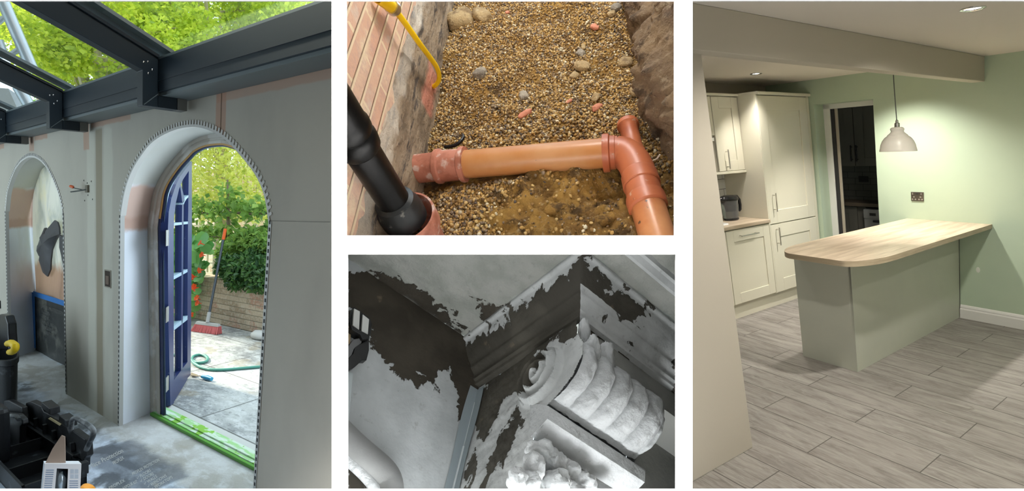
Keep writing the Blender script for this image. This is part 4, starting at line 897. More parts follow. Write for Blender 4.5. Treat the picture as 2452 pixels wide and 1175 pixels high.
for i in range(46):
    for j in range(4):
        f = (i/45-.5)*2; b0 = hb+ua*wid*.9*f+fwd*(.03+.012*j)+[0, 0, .09]; b1_ = hb+ua*wid*1.02*f+fwd*(-.005+.02*j)+ua*r_.normal()*.006+[0, 0, .002]; m.tube([b0, b1_], .0045, 4)
m.done('bristles', mat('pink red bristles', (.62, .16, .16), .7), t)
m = MB(L); st = PW(496, 776, -.25); st = hb+fwd*.04+[0, 0, .12]; tp = PW(535, 572, -.02); hz_ = tp
m.tube([st, st+(tp-st)*.12], .022, 10); m.done('socket', bpy.data.materials['grey plastic'], t, smooth=True)
m = MB(L); m.tube([st+(tp-st)*.08, st+(tp-st)*.5, tp], .015, 10); m.done('pole', mat('dark metallic pole', (.10, .12, .14), .35, .5), t, smooth=True)
m = MB(L); dq = nrm(tp-st); m.tube([tp-dq*.01, tp+dq*.13], .019, 10); m.done('grip', bpy.data.materials['orange plastic'], t, smooth=True)
# hose
def hp(px, py, z=.012): return L.on(px, py, 2, z)
m = MB(L)
path = [(640, 876), (605, 879), (570, 882), (535, 885), (505, 885), (480, 879), (465, 870), (458, 861), (462, 852), (476, 848), (490, 850), (498, 857), (496, 865), (484, 869), (470, 868), (459, 862), (440, 853), (410, 848)]
pp = [hp(*q) for q in path]; pp = smoothrow(resample(pp, 70), 2); m.tube([p+[0, 0, .0] for p in pp], .014, 8)
m.done('garden_hose', mat('green hose', (.10, .32, .26), .4), label='green garden hose looping across the weathered patio', cat='hose', smooth=True, clip=lc)
# trowel with blue grip
t = thing(L, 'trowel', hp(480, 902), 'small trowel with a blue grip lying on the patio by the door', 'trowel')
m = MB(L); m.tube([hp(484, 901, .02), hp(495, 903.5, .022), hp(507, 907, .02)], [.014, .02, .016], 10); m.done('grip', mat('blue rubber', (.02, .30, .50), .4), t, smooth=True)
m = MB(L); m.tube([hp(484, 901, .02), hp(478, 899.5, .03), hp(472, 900, .02)], .005, 8); b0 = [hp(474, 898, .012), hp(458, 892, .012), hp(456, 899, .012), hp(472, 901, .012)]; m.prism(b0, (0, 0, .004)); m.done('blade', mat('rusty steel', (.35, .28, .20), .5, .5), t)
# loose kerb stone by the planter foot
m = MB(L); c_ = PW(622, 800, -.12)*[1, 1, 0]; m.ball(c_+[0, 0, .04], (.14, .08, .055), 14, 9, .1, 3); m.done('kerb_stone', mat('pale stone', (.62, .62, .60), .85, bump=dict(scale=20, amt=.3)), label='pale broken stone lying at the foot of planter wall', cat='stone', smooth=True)
# scaffold poles outside, beyond the glass
M_galv = mat('galvanised tube', (.50, .53, .55), .35, .6)
def W_(px, py, d): return along(px, py, d)
t = thing(W, 'scaffold', W_(40, 300, 6.5)*[1, 1, 0], 'galvanised scaffold poles seen through the roof glass at left', 'scaffold')
def pole(a_, b2, r=.03): m = MB(W); m.tube([W_(*a_), W_(*b2)], r, 10); m.done('tube', M_galv, t, smooth=True)
pole((-5, -25, 6.5), (80, 172, 6.5), .045); pole((-5, 95, 6.5), (12, 140, 6.5), .035); pole((-5, 55, 6.6), (10, 42, 6.6), .022); pole((12, 140, 6.6), (45, 118, 6.6), .022); pole((44, 208, 6.5), (75, 262, 6.5), .045)
# grey roof far behind at the left
m = MB(W); m.hexa([W_(-60, 300, 14), W_(60, 300, 14), W_(80, 300, 16), W_(-60, 300, 16)], [W_(-60, 205, 14), W_(20, 212, 14), W_(40, 225, 16), W_(-60, 205, 16)]); m.done('neighbour_roof', mat('grey roof slates', (.22, .22, .23), .8), label='grey neighbouring roof low behind the far left pane', cat='roof')
# ================================================================== the drain trench, looked down into
_py = ray(1290, -1150); _pz = -nrm(ray(1580, 1485.5)); PT = Frame(np.cross(_py, _pz), _py, _pz, CAM-_pz*1.5)
def clipM(top):
    h = (CAM, nrm(np.cross(ray(0, 584), ray(2452, 584)))) if top else (CAM, -nrm(np.cross(ray(0, 588), ray(2452, 588))))
    if top and h[1][2] > 0: h = (CAM, -h[1])
    if not top and h[1][2] < 0: h = (CAM, -h[1])
    return [(CAM+FW*(BD+.012), -FW), (CAM, nrm(np.cross(ray(826, 0), ray(826, 900)))), (CAM, nrm(np.cross(ray(1622, 900), ray(1622, 0)))), h]
mc = clipM(True)
lamp('AREA', 'trench_fill', PT.w((.1, 2.7, 1.9)), PT.w((-.45, 1.7, .1)), 54, (1, .96, .90), .35)  # unseen area lamp added above the opening to light the trench
m = MB(B_); a_ = -(586-CY)/F
m.hexa([(-.326*(BD+.01), a_*(BD+.01)-.002, BD+.01), (.322*(BD+.01), a_*(BD+.01)-.002, BD+.01), (.322*3.6, a_*3.6-.004, 3.6), (-.326*3.6, a_*3.6-.004, 3.6)], [(-.326*(BD+.01), a_*(BD+.01)+.002, BD+.01), (.322*(BD+.01), a_*(BD+.01)+.002, BD+.01), (.322*3.6, a_*3.6+.004, 3.6), (-.326*3.6, a_*3.6+.004, 3.6)])
m.done('trim_11', M_board, kind='structure')
from mathutils import noise as mn
def nz(x, y, z=0, s=1., o=4): return mn.fractal(Vector((x*s, y*s, z*s)), 1.0, 2.0, o)
def PF(px, py, z=0.): return PT.on(px, py, 2, z)
clay_zone = lambda x, y: 1/(1+math.exp(-((1.40-y)-.05*math.sin(9*x))*40))*(1/(1+math.exp(-(x+.52)*25)))
def groundz(x, y):
    z = .035*nz(x, y, 3, 2.2)+.012*nz(x, y, 7, 9)
    cz = clay_zone(x, y); z += cz*(.05*(nz(x, y, 1, 5)+.1)+.05*(.5-abs(nz(x, y, 5, 8)))+.018*abs(nz(x, y, 8, 22)))
    r = max(0, x-.16); z += r*.35*(1+.6*nz(x, y, 9, 4)); z -= .03*math.exp(-((x-.02)**2+(y-1.35)**2)*60)
    return z
def claymat(name, cols, rough=.85):
    def f(g, c):
        c = g.mix(g.smooth(g.noise(5, (1, 1, 1), 7, rough=.6), .35, .65), cols[0], cols[1]); c = g.mix(g.math('MULTIPLY', g.smooth(g.noise(11, (1, 1, 1), 8, off=(3, 3, 3), rough=.7), .5, .62), .8), c, cols[2])
        return g.mix(g.math('MULTIPLY', g.smooth(g.noise(28, (1, 1, 1), 8, off=(1, 5, 2), rough=.7), .55, .68), .7), c, cols[3])
    return mat(name, cols[0], rough, extra=f, spec=.3, bump=[dict(scale=30, amt=1.2, detail=8), dict(scale=120, amt=.4)])
M_clay = claymat('yellow brown clay', ((.14, .07, .018), (.34, .19, .045), (.05, .028, .014), (.42, .30, .15)))
M_clayg = claymat('grey brown clay bank', ((.14, .09, .055), (.24, .16, .09), (.06, .04, .025), (.38, .30, .20)))
bank = MB(PT); nx, ny = 170, 190
bank.grid(lambda u_, v_: (lambda x, y: (x, y, groundz(x, y)))(-.86+1.5*u_, .86+2.6*v_), nx, ny)
bank.done('ground', M_clay, kind='structure', smooth=True, clip=mc, recalc=False)
# right bank: ragged clay wall
def bankp(u_, v_):
    y = .85+2.6*u_; k_ = 1/(1+math.exp((y-1.62)*14)); xb = .165+.045*k_+.015*math.sin(7*y)+.03*nz(y, 0, 2, 4)-.03*math.exp(-((y-1.72)/.12)**2); h = v_*.85
    led = .035*math.sin(h*16+y*4+3*nz(y, h, 6, 2))+.07*nz(y, h, 4, 5)+.03*nz(y, h, 8, 15)-.05*max(0, .4-abs(nz(y, h, 3, 6)))
    x = xb+h*.30+led*min(1, h*7); return (x, y, groundz(.2, y)-.03+h)
m = MB(PT); m.grid(bankp, 220, 110); m.done('wall_bank', M_clayg, kind='structure', smooth=True, clip=mc, recalc=False)
# left wall: brick above a rough footing
def br(g, c):
    return g.mix(g.math('MULTIPLY', g.smooth(g.noise(7, (1, 1, 1), 6), .58, .68), .5), brickf(.36, .068, 1, ((.66, .38, .26), (.70, .47, .33), (.76, .58, .40), (.54, .34, .28)), (.78, .62, .42), .20)(g, c), (.66, .58, .48))
M_pbrick = mat('pink buff brick', (.6, .4, .3), .85, extra=br, bump=[dict(node=lambda g: g.smooth(g.math('FRACT', g.math('DIVIDE', g.axis(2), .068)), .14, .26), amt=.8), dict(scale=90, amt=.25)])
MB(PT).box((-.95, .8, .27), (-.815, 3.6, 1.45)).done('wall_brick', M_pbrick, kind='structure', clip=mc)
def foot(g, c):
    c = g.mix(g.smooth(g.noise(6, (1, .4, 1), 7, rough=.65), .4, .6), (.17, .12, .075), (.36, .27, .18)); c = g.mix(g.math('MULTIPLY', g.smooth(g.noise(14, (1, .25, 1.5), 7, off=(2, 1, 1), rough=.75), .52, .62), .85), c, (.055, .045, .04))
    c = g.mix(g.math('MULTIPLY', g.smooth(g.noise(9, (1, .3, 1), 6, off=(6, 2, 0)), .58, .66), .7), c, (.58, .50, .40)); c = g.mix(g.math('MULTIPLY', g.box({2: (.27, .34)}, .02, .05, 9), .4), c, (.66, .60, .52))
    return g.mix(g.math('MULTIPLY', g.box({1: (1.85, 2.15), 2: (.03, .13)}, .02, .04, 12), .8), c, (.55, .20, .13))
M_foot = mat('rough render footing', (.3, .25, .2), .9, extra=foot, bump=[dict(scale=14, stretch=(1, .4, 1), amt=2.0, detail=8), dict(scale=70, amt=.6)])
m = MB(PT)
def fp(u_, v_): y = .85+2.7*u_; z = -.08+.41*v_+.012*nz(y, 0, 1, 6)*v_; return (-.80+.012*nz(y, z, 2, 7)-.014*max(0, v_-.85)/.15+.02*(1-v_), y, z)
m.grid(fp, 170, 26); top_ = [fp(i/170, 1) for i in range(171)]; m.strip(top_, [(-.86, y, z) for x, y, z in top_]); m.done('wall_footing', M_foot, kind='structure', smooth=True, clip=mc, recalc=False)
# gravel: small stones of every size strewn over the bed
ICO = None
def ico():
    bm = bmesh.new(); bmesh.ops.create_icosphere(bm, subdivisions=1, radius=1); v = np.array([x.co[:] for x in bm.verts]); f = np.array([[q.index for q in p.verts] for p in bm.faces]); bm.free(); return v, f
ICO = ico()
def pebbles(name, pts, rad, m_, rg_, rgb=None, **k):
    v, f = ICO; n = len(pts); a_ = rg_.normal(size=(n, 3, 3)); q, _ = np.linalg.qr(a_); sc = rad[:, None]*rg_.uniform(.55, 1.25, (n, 3))
    V = (v[None]*sc[:, None, :]*(1+rg_.uniform(-.18, .18, (n, len(v), 1))))@np.transpose(q, (0, 2, 1))+pts[:, None]
    Fc = (f[None]+(np.arange(n)*len(v))[:, None, None]).reshape(-1, 3)
    P_ = PT.w(V.reshape(-1, 3)); b = PT.w(pts.mean(0)); me = bpy.data.meshes.new(name); me.vertices.add(len(P_)); me.vertices.foreach_set('co', (P_-b).astype(np.float32).ravel())
    me.loops.add(Fc.size); me.loops.foreach_set('vertex_index', Fc.ravel().astype(np.int32)); me.polygons.add(len(Fc)); me.polygons.foreach_set('loop_start', np.arange(0, Fc.size, 3, dtype=np.int32)); me.update(calc_edges=True)
    for nm, d_ in (('rnd', np.repeat(rg_.uniform(0, 1, n), len(v))), ('tone', np.repeat(rgb if rgb is not None else rg_.uniform(0, 1, n), len(v)))):
        t = me.attributes.new(nm, 'FLOAT', 'POINT'); t.data.foreach_set('value', d_.astype(np.float32))
    me.materials.append(m_); o = bpy.data.objects.new(name, me); C.objects.link(o); o.location = b; return tag(o, **k)
def gmat():
    m_ = mat('gravel stone', (.36, .205, .06), .55, layers=[dict(color=(.13, .075, .03), attr='rnd', scale=0, lo=.0, hi=.10), dict(color=(.30, .17, .055), attr='rnd', scale=0, lo=.14, hi=.26), dict(color=(.50, .30, .09), attr='rnd', scale=0, lo=.32, hi=.44), dict(color=(.62, .43, .18), attr='rnd', scale=0, lo=.52, hi=.62), dict(color=(.24, .17, .11), attr='rnd', scale=0, lo=.70, hi=.73), dict(color=(.76, .66, .46), attr='rnd', scale=0, lo=.86, hi=.90), dict(color=(.09, .065, .05), attr='rnd', scale=0, lo=.94, hi=.96)], spec=.4); return m_
M_grav = gmat(); rg5 = np.random.default_rng(77)
# cores of bare sand and clay with fewer stones
N = 52000; xy = np.stack([rg5.uniform(-.80, .24, N), rg5.uniform(1.0, 3.15, N)], 1)
keep = []; rads = []
for x, y in xy:
    cz = clay_zone(x, y); sand = nz(x, y, 11, 3.2); p = 1.0-.93*cz
    if sand > .22: p *= .45
    if x > .20 and y < 1.9: p *= .3
    nearleft = math.exp(-((x+.62)/.16)**2) if y < 1.42 else 0
    p = max(p, nearleft*.9)
    keep.append(rg5.uniform() < p); rads.append((.0052 if y > 1.75 else .0062)*(1.15 if nearleft > .3 else 1)*(.6+.8*rg5.uniform()**1.6))
keep = np.array(keep); xy = xy[keep]; rads = np.array(rads)[keep]
pz_ = np.array([groundz(x, y) for x, y in xy])+rads*.45
# no stones where the pipes lie
def gone(x, y): return (abs(y-(1.50-(x+.75)*.062)) < .064 and -.8 < x < .07) or (abs(x-(.092+(1.345-y)*.13)) < .07 and y < 1.5)
kp = np.array([not gone(x, y) for x, y in xy]); pts5 = np.column_stack([xy, pz_])
_w = PT.w(pts5)-CAM; _x = CX+F*(_w@RT)/(_w@FW); _y = CY-F*(_w@UP)/(_w@FW); kp &= (_x > 829) & (_x < 1618) & (_y < 576); pts5 = pts5[kp]
pebbles('gravel', pts5, rads[kp], M_grav, rg5, label='loose wet golden pea gravel covering the bed of the trench', cat='gravel', kind='stuff')
# single rocks
M_rock = claymat('sandy rock', ((.34, .23, .11), (.52, .38, .20), (.20, .13, .07), (.60, .48, .30))); M_rockp = mat('red brick fragment', (.58, .22, .13), .8, bump=dict(scale=30, amt=.5)); M_rockg = claymat('grey flint', ((.28, .24, .19), (.42, .36, .28), (.15, .12, .09), (.6, .55, .45)))
def rock(px, py, w_, h_, m_, label, name='stone', seed=0, ang=0, lift=.3):
    c = PF(px, py, 0); d = 2.4; sx = w_/F*np.linalg.norm(PT.w(c)-CAM)*.5; sy = h_/F*np.linalg.norm(PT.w(c)-CAM)*.6; z = groundz(c[0], c[1]); c = PF(px, py, z+.3*min(sx, sy)); r_ = np.random.default_rng(seed)
    v, f = ICO; bm = bmesh.new(); bmesh.ops.create_icosphere(bm, subdivisions=3, radius=1); vs = []
    for q in bm.verts:
        p = np.array(q.co[:]); k_ = 1+.22*mn.noise(Vector(p*1.3)+Vector((seed*3.1, 0, 0)))+.10*mn.noise(Vector(p*4)+Vector((seed, 5, 0))); p = np.sign(p)*np.abs(p)**.8*k_
        x = p[0]*sx; y = p[1]*sy; vs.append(c+[x*math.cos(ang)-y*math.sin(ang), x*math.sin(ang)+y*math.cos(ang), p[2]*min(sx, sy)*.7])
    fs = [tuple(w.index for w in p.verts) for p in bm.faces]; bm.free(); m = MB(PT); m.add(vs, fs); return m.done(name, m_, label=label, cat='stone', group='rocks on the gravel', smooth=True, clip=mc)
for i, a_ in enumerate(((1103, 46, 62, 44, M_rock, 'largest sandy rock at the top left of the gravel beside the footing'), (1153, 36, 34, 48, M_rock, 'tall sandy rock just right of largest rock at top left'), (1149, 176, 34, 26, M_rockg, 'grey brown stone sunk in gravel near the yellow pipe bend'), (1391, 128, 20, 21, M_rockg, 'round grey stone, upper of the stacked pair right of centre'), (1394, 158, 24, 34, M_rock, 'ochre stone below the round grey stone right of centre'), (1397, 112, 10, 16, M_rock, 'tiny pale ochre stone above the round grey stone'), (1376, 182, 20, 18, M_rock, 'small yellow stone lower left of stacked pair'), (1498, 151, 30, 27, M_rock, 'brown rounded stone by the foot of right bank'), (1527, 217, 34, 26, M_rock, 'pale yellow wedge stone against the right bank'), (1426, 234, 24, 15, M_rock, 'flat yellow stone above the pink fragment'), (1254, 229, 22, 24, M_rockg, 'grey round stone in the middle gravel'), (1476, 18, 22, 18, M_rockg, 'pale grey stone at top edge by the bank'), (1464, 33, 16, 14, M_rock, 'tan stone below the pale grey stone at top'))): rock(*a_[:5], a_[5], seed=i+1, ang=(i*37 % 90)/57)
for i, a_ in enumerate(((1424, 65, 14, 18, 'small red fragment near top of gravel right side'), (1430, 257, 26, 14, 'pink red fragment below the flat yellow stone'), (1257, 272, 36, 13, 'curved pink terracotta fragment in mid gravel'), (1362, 243, 20, 8, 'thin pink fragment left of flat yellow stone'), (1215, 30, 10, 8, 'tiny terracotta chip near top centre'))): rock(*a_[:4], M_rockp, a_[4], 'pipe_fragment', 20+i, .6)
for i, a_ in enumerate(((1440, 528, 70, 26, 'wet ochre clay slab by the vertical pipe'), (1330, 500, 60, 24, 'flat yellow clay slab below the pipe'))): rock(*a_[:4], M_clay, a_[4], 'clay_slab', 40+i, .3)
# terracotta drain run
M_tc = mat('terracotta plastic', (.50, .145, .06), .38, layers=[dict(color=(.42, .11, .045), scale=8, lo=.45, hi=.62), dict(color=(.62, .45, .33), scale=28, lo=.64, hi=.70, amt=.6), dict(color=(.05, .03, .02), scale=55, lo=.70, hi=.73)]); M_tcd = mat('dusty pink terracotta', (.52, .20, .13), .6, layers=[dict(color=(.70, .55, .48), scale=22, lo=.54, hi=.64, amt=.8), dict(color=(.36, .12, .07), scale=9, lo=.5, hi=.65)])
M_tcm = mat('orange brown drain pipe', (.50, .20, .06), .33, layers=[dict(color=(.56, .27, .11), scale=5, lo=.4, hi=.7), dict(color=(.24, .10, .04), scale=60, lo=.70, hi=.74, amt=.8)])
PR = .0605; AX = lambda px, py, z=.062: PF(px, py, z)
t = thing(PT, 'drain_pipe', AX(1280, 381), 'long orange brown drain pipe lying across the gravel trench', 'drain pipe')
pa, pb_ = AX(1112, 393.5), AX(1452, 366); m = MB(PT); m.tube([pa+(pb_-pa)*i/8 for i in range(9)], PR*.955, 40, cap=False); m.done('pipe', M_tcm, t, smooth=True)
d_ = nrm(pb_-pa)
t2 = thing(PT, 'pipe_coupler', AX(1080, 396), 'dusty pink terracotta coupler at the left end of long drain pipe', 'pipe fitting')
def seg(t_, name, a_, b2, prof, m_, n=40):  # lathed along a straight line, prof (radius, fraction)
    a_ = np.asarray(a_); b2 = np.asarray(b2); l = np.linalg.norm(b2-a_); m = MB(PT); m.lathe(a_, [(r, f*l) for r, f in prof], nrm(b2-a_), n); return m.done(name, m_, t_, smooth=True, clip=mc)
c1 = AX(1116, 393); c0 = AX(1046, 398.5)
seg(t2, 'sleeve', c0, c1, [(PR*.98, 0), (PR*1.16, 0), (PR*1.2, .04), (PR*1.2, .15), (PR*1.08, .19), (PR*1.06, .80), (PR*1.2, .84), (PR*1.22, .90), (PR*1.2, 1), (PR*.95, 1)], M_tcd)
cA = AX(990, 405); seg(t2, 'spigot', cA, c0+(c1-c0)*.06, [(PR*1.0, 0), (PR*1.0, 1)], M_tcd)
t3 = thing(PT, 'pipe_junction', AX(1520, 400), 'terracotta elbow and branch junction joining the pipes at right', 'pipe fitting')
e0 = AX(1444, 367); e1 = AX(1480, 364)
seg(t3, 'socket', e0, e1, [(PR*.97, 0), (PR*1.2, 0), (PR*1.22, .12), (PR*1.2, .42), (PR*1.06, .5), (PR*1.06, .8), (PR*1.02, .84), (PR*1.02, 1)], M_tc)
m = MB(PT); m.tube([e1-(e1-e0)*.1, AX(1494, 367), AX(1506, 375), AX(1518, 389), AX(1527, 408), AX(1532, 424)], [PR*1.02]*6, 36, cap=False); m.done('elbow', M_tc, t3, smooth=True)
v0 = AX(1503, 296, .05); v1 = AX(1531, 418)
seg(t3, 'branch', v0, v1, [(PR*.45, 0), (PR*.70, .0), (PR*.72, .07), (PR*.58, .10), (PR*.60, .50), (PR*.70, .6), (PR*.86, 1)], M_tc)
w0 = AX(1529, 415); w1 = AX(1546, 478)
seg(t3, 'lower_socket', w0, w1, [(PR*1.0, 0), (PR*1.08, .1), (PR*1.10, .48), (PR*1.02, .5), (PR*1.02, .9), (PR*1.1, .92), (PR*1.12, 1)], M_tc)
t4 = thing(PT, 'drain_pipe', AX(1560, 520), 'speckled terracotta pipe running down to bottom right of the trench', 'drain pipe')
x0_, x1_ = AX(1545, 474), AX(1584, 600); seg(t4, 'collar', x0_, x0_+(x1_-x0_)*.22, [(PR*1.12, 0), (PR*1.14, .2), (PR*1.12, .9), (PR*.98, 1)], M_tc); seg(t4, 'pipe', x0_+(x1_-x0_)*.1, x1_, [(PR*.98, 0), (PR*.98, 1)], mat('speckled terracotta', (.50, .17, .06), .3, layers=[dict(color=(.03, .02, .015), scale=26, lo=.64, hi=.67), dict(color=(.62, .28, .12), scale=5, lo=.4, hi=.7)]))
# black soil pipe standing in a terracotta socket
M_bp = mat('black soil pipe', (.004, .004, .004), .34, layers=[dict(color=(.06, .055, .05), scale=14, lo=.66, hi=.74, amt=.5)], spec=.22, bump=dict(scale=60, amt=.05))
bz = .22; bc = PF(960, 508, bz); R_ = .0575; up_ = np.array([0, 0, 1.])
t = thing(PT, 'soil_pipe', bc, 'black soil pipe with ribbed collar standing at bottom left against brick', 'soil pipe')
seg(t, 'pipe', bc-[0, 0, .06], bc+[0, 0, .62], [(R_*.97, 0), (R_*.97, 1)], M_bp)
seg(t, 'rubber_seal', bc-[0, 0, .05], bc+[0, 0, .07], [(R_*1.0, 0), (R_*1.42, .1), (R_*1.45, .45), (R_*1.40, .62), (R_*1.28, .72), (R_*1.22, .92), (R_*.98, 1)], mat('grey black rubber', (.014, .016, .017), .4, layers=[dict(color=(.25, .23, .20), scale=20, lo=.58, hi=.68, amt=.6)]))
k0_ = bc+[0, 0, .30]; seg(t, 'coupling', k0_, k0_+[0, 0, .6], [(R_*.98, 0), (R_*1.14, .02), (R_*1.2, .06), (R_*1.2, .09), (R_*1.1, .11), (R_*1.2, .13), (R_*1.22, .17), (R_*1.14, .19), (R_*1.12, .95), (R_*.9, 1)], M_bp)
t = thing(PT, 'drain_socket', bc-[0, 0, .3], 'pink terracotta drain socket receiving the black soil pipe', 'drain socket')
sc0 = bc-[0, 0, .26]; seg(t, 'socket', sc0, sc0+[0, 0, .235], [(R_*1.6, 0), (R_*1.7, .55), (R_*1.98, .72), (R_*2.0, .95), (R_*1.98, 1), (R_*1.85, 1), (R_*1.82, .9), (R_*1.5, .6), (R_*.6, .58)], M_tcd)
# yellow gas pipe
M_yel = mat('yellow gas pipe', (.95, .60, .01), .3); t = thing(PT, 'gas_pipe', (-.76, 2.0, .3), 'yellow gas pipe curling down the brick wall into the footing', 'gas pipe')
gp = [PT.on(945, 22, 0, -.77), PT.on(975, 62, 0, -.755), PT.on(1005, 105, 0, -.74), PT.on(1030, 138, 0, -.735), PT.on(1046, 160, 0, -.73), PT.on(1053, 182, 0, -.735), PT.on(1050, 198, 0, -.75), PT.on(1042, 205, 0, -.77), PT.on(1034, 209, 0, -.80)]
gp = smoothrow(resample(gp, 40), 2); m = MB(PT); m.tube(gp, np.linspace(.0128, .0105, 40), 16); m.done('pipe', M_yel, t, smooth=True)
ga, gb = PT.on(905, -8, 0, -.78), PT.on(940, 18, 0, -.77); seg(t, 'sleeve', ga, gb, [(.024, 0), (.024, 1)], M_yel); m = MB(PT); dq = nrm(gb-ga); m.tube([gb-dq*.012, gb+dq*.014], .030, 24); m.tube([gb+dq*.02, gb+dq*.03], .022, 24); m.done('clamp', M_steel, t, smooth=True)
# short black cable end on the gravel
m = MB(PT); cp_ = [PF(1066, 352, .03), PF(1085, 350, .045), PF(1100, 342, .05), PF(1110, 330, .05), PF(1108, 323, .04)]; m.tube(smoothrow(resample(cp_, 20)), .008, 10); m.done('cable_end', M_blk, label='short curved black cable end lying above the pink coupler', cat='cable', smooth=True)
m = MB(PT); cp_ = [PF(1546, 388, .06), PF(1562, 386, .08), PF(1574, 379, .10), PF(1580, 370, .12)]; m.tube(cp_, .003, 8); m.done('root', mat('pale root', (.6, .5, .4), .7), label='thin pale root sticking out of the bank beside the junction', cat='root', smooth=True)
# ================================================================== the old plaster cornice, looked up at
_f = nrm(ray(1226, 890)); _d = np.cross(_f, RT); _d = -_d if _d@UP > 0 else _d
def _cd(a_, b2, c_): return a_*RT+b2*nrm(_d)+c_*_f
CN = Frame(_cd(1, .65, .572), _cd(1, -.62, -1.043), -_cd(-.2, 1, -.786), CAM+nrm(ray(1148, 925))*2.4, 1.5)
cc_ = clipM(False); ZC = .131; FY = .42
lamp('AREA', 'cornice_key', along(1560, 1640, 2.1), along(1330, 940, 2.25), 25, (.95, .98, 1.0), .5)  # unseen area lamps added below the frame in place of window light
lamp('AREA', 'cornice_fill', along(950, 1720, 2.0), along(1000, 1000, 2.5), 17, (.95, .98, 1.0), .6)
def sdist(P2, poly):                  # signed distance to a ragged patch outline, positive inside
    poly = np.asarray(poly, float); n = len(poly); dmin = np.full(len(P2), 1e9); ins = np.zeros(len(P2), bool)
    for i in range(n):
        a_, b2 = poly[i], poly[(i+1) % n]; ab = b2-a_; t = np.clip(((P2-a_)@ab)/(ab@ab+1e-12), 0, 1); dmin = np.minimum(dmin, np.linalg.norm(P2-a_-t[:, None]*ab, axis=1))
        c_ = ((a_[1] > P2[:, 1]) != (b2[1] > P2[:, 1])) & (P2[:, 0] < (b2[0]-a_[0])*(P2[:, 1]-a_[1])/(b2[1]-a_[1]+1e-12)+a_[0]); ins ^= c_
    return np.where(ins, dmin, -dmin)
def plastermat(name, base, base2, peel, rag=.05, extra_b=1.0):
    def f0(g, c):
        c = g.mix(g.smooth(g.noise(9, (1, 1, 1), 6), .38, .66), base, base2); return g.mix(g.math('MULTIPLY', g.smooth(g.noise(35, (1, 1, 1), 7, off=(3, 1, 2), rough=.7), .57, .68), .35), c, (.25, .25, .23))
    if rag == 0: return mat(name, base, .5, extra=f0, spec=.4, bump=[dict(scale=22, amt=.55*extra_b, detail=6), dict(scale=90, amt=.12)])
    def f(g, c):
        c = g.mix(g.smooth(g.noise(9, (1, 1, 1), 6), .38, .66), base, base2); c = g.mix(g.math('MULTIPLY', g.smooth(g.noise(35, (1, 1, 1), 7, off=(3, 1, 2), rough=.7), .57, .68), .35), c, (.25, .25, .23))
        a = g.N.new('ShaderNodeAttribute'); a.attribute_name = 'peel'; n = g.math('MULTIPLY', g.math('SUBTRACT', g.noise(16, (1, 1, 1), 8, rough=.62, dist=.4), .5), rag*4.0)
        k_ = g.smooth(g.math('ADD', a.outputs['Fac'], n), -.0008, .0008)
        pc = g.mix(g.smooth(g.noise(7, (1, 1, 1), 5, off=(9, 2, 2)), .4, .65), peel, tuple(q*1.5 for q in peel)); pc = g.mix(g.math('MULTIPLY', g.smooth(g.noise(12, (1, 1, 1), 6, off=(5, 5, 1)), .62, .70), .6), pc, (.26, .20, .13))
        return g.mix(k_, c, pc)
    def pb(g):
        a = g.N.new('ShaderNodeAttribute'); a.attribute_name = 'peel'; n = g.math('MULTIPLY', g.math('SUBTRACT', g.noise(16, (1, 1, 1), 8, rough=.62, dist=.4), .5), rag*4.0)
        return g.math('SUBTRACT', 1.0, g.smooth(g.math('ADD', a.outputs['Fac'], n), -.003, .003))
    return mat(name, base, .75, extra=f, spec=.3, bump=[dict(node=pb, amt=.35), dict(scale=22, amt=.55*extra_b, detail=6), dict(scale=90, amt=.12)])
BR = (.052, .044, .033)
M_cw = plastermat('whitewashed wall', (.60, .62, .62), (.50, .52, .52), BR, .05, .25)
M_cc = plastermat('textured old ceiling', (.44, .44, .40), (.34, .35, .31), BR, .05, 2.6)
M_cs = plastermat('flaking white plaster', (.66, .67, .66), (.54, .55, .54), (.075, .068, .055), .06, 1.3)
def patch(name, fn, nu, nv, m_, polys, uvf, kind='structure', parent=None, flip=False, smooth=True, **k):
    m = MB(CN); m.grid(fn, nu, nv); V = np.vstack(m.v); U_ = uvf(V); s_ = np.full(len(V), -1.0)
    for p in polys: s_ = np.maximum(s_, sdist(U_, p))
    return m.done(name, m_, parent, kind=kind if parent is None else None, recalc=False, attrs=dict(peel=s_), smooth=smooth, clip=cc_, **k)
def bumpy(p, nrm_, a_=.0015, s_=30): return np.asarray(p)+np.asarray(nrm_)*a_*nz(p[0], p[1], p[2]*1.3, s_, 3)
C0 = lambda px, py: CN.on(px, py, 1, 0)[[0, 2]]
brown = [C0(*q) for q in [(838, 655), (836, 770), (850, 790), (868, 760), (892, 790), (898, 840), (925, 880), (945, 905), (985, 915), (1000, 925), (1010, 905), (1042, 915), (1052, 895), (1075, 890), (1092, 935), (1100, 985), (1098, 1020), (1112, 1040), (1135, 970), (1152, 930), (1140, 800), (1110, 780), (905, 640)]]
tan_ = [C0(*q) for q in [(1065, 835), (1085, 838), (1092, 880), (1080, 900), (1068, 870)]]
patch('wall_left', lambda u_, v_: bumpy((-.75+.75*u_, 0, -.62+.751*v_), (0, 1, 0), .0012, 14), 120, 110, M_cw, [brown], lambda V: V[:, [0, 2]])
cz_ = lambda px, py: CN.on(px, py, 2, ZC)[:2]
cb = [cz_(*q) for q in [(838, 650), (875, 652), (905, 662), (960, 668), (985, 678), (1008, 694), (1040, 712), (1055, 738), (1085, 750), (1100, 782), (1120, 790), (1110, 812), (900, 690)]]
cb2 = [cz_(*q) for q in [(1148, 718), (1165, 728), (1200, 738), (1185, 762), (1130, 800), (1112, 806), (1150, 770), (1142, 748)]]
patch('ceiling', lambda u_, v_: bumpy((-.75+1.5*u_, -.02+1.1*v_, ZC), (0, 0, -1), .004, 22), 150, 130, M_cc, [cb, cb2], lambda V: V[:, :2])
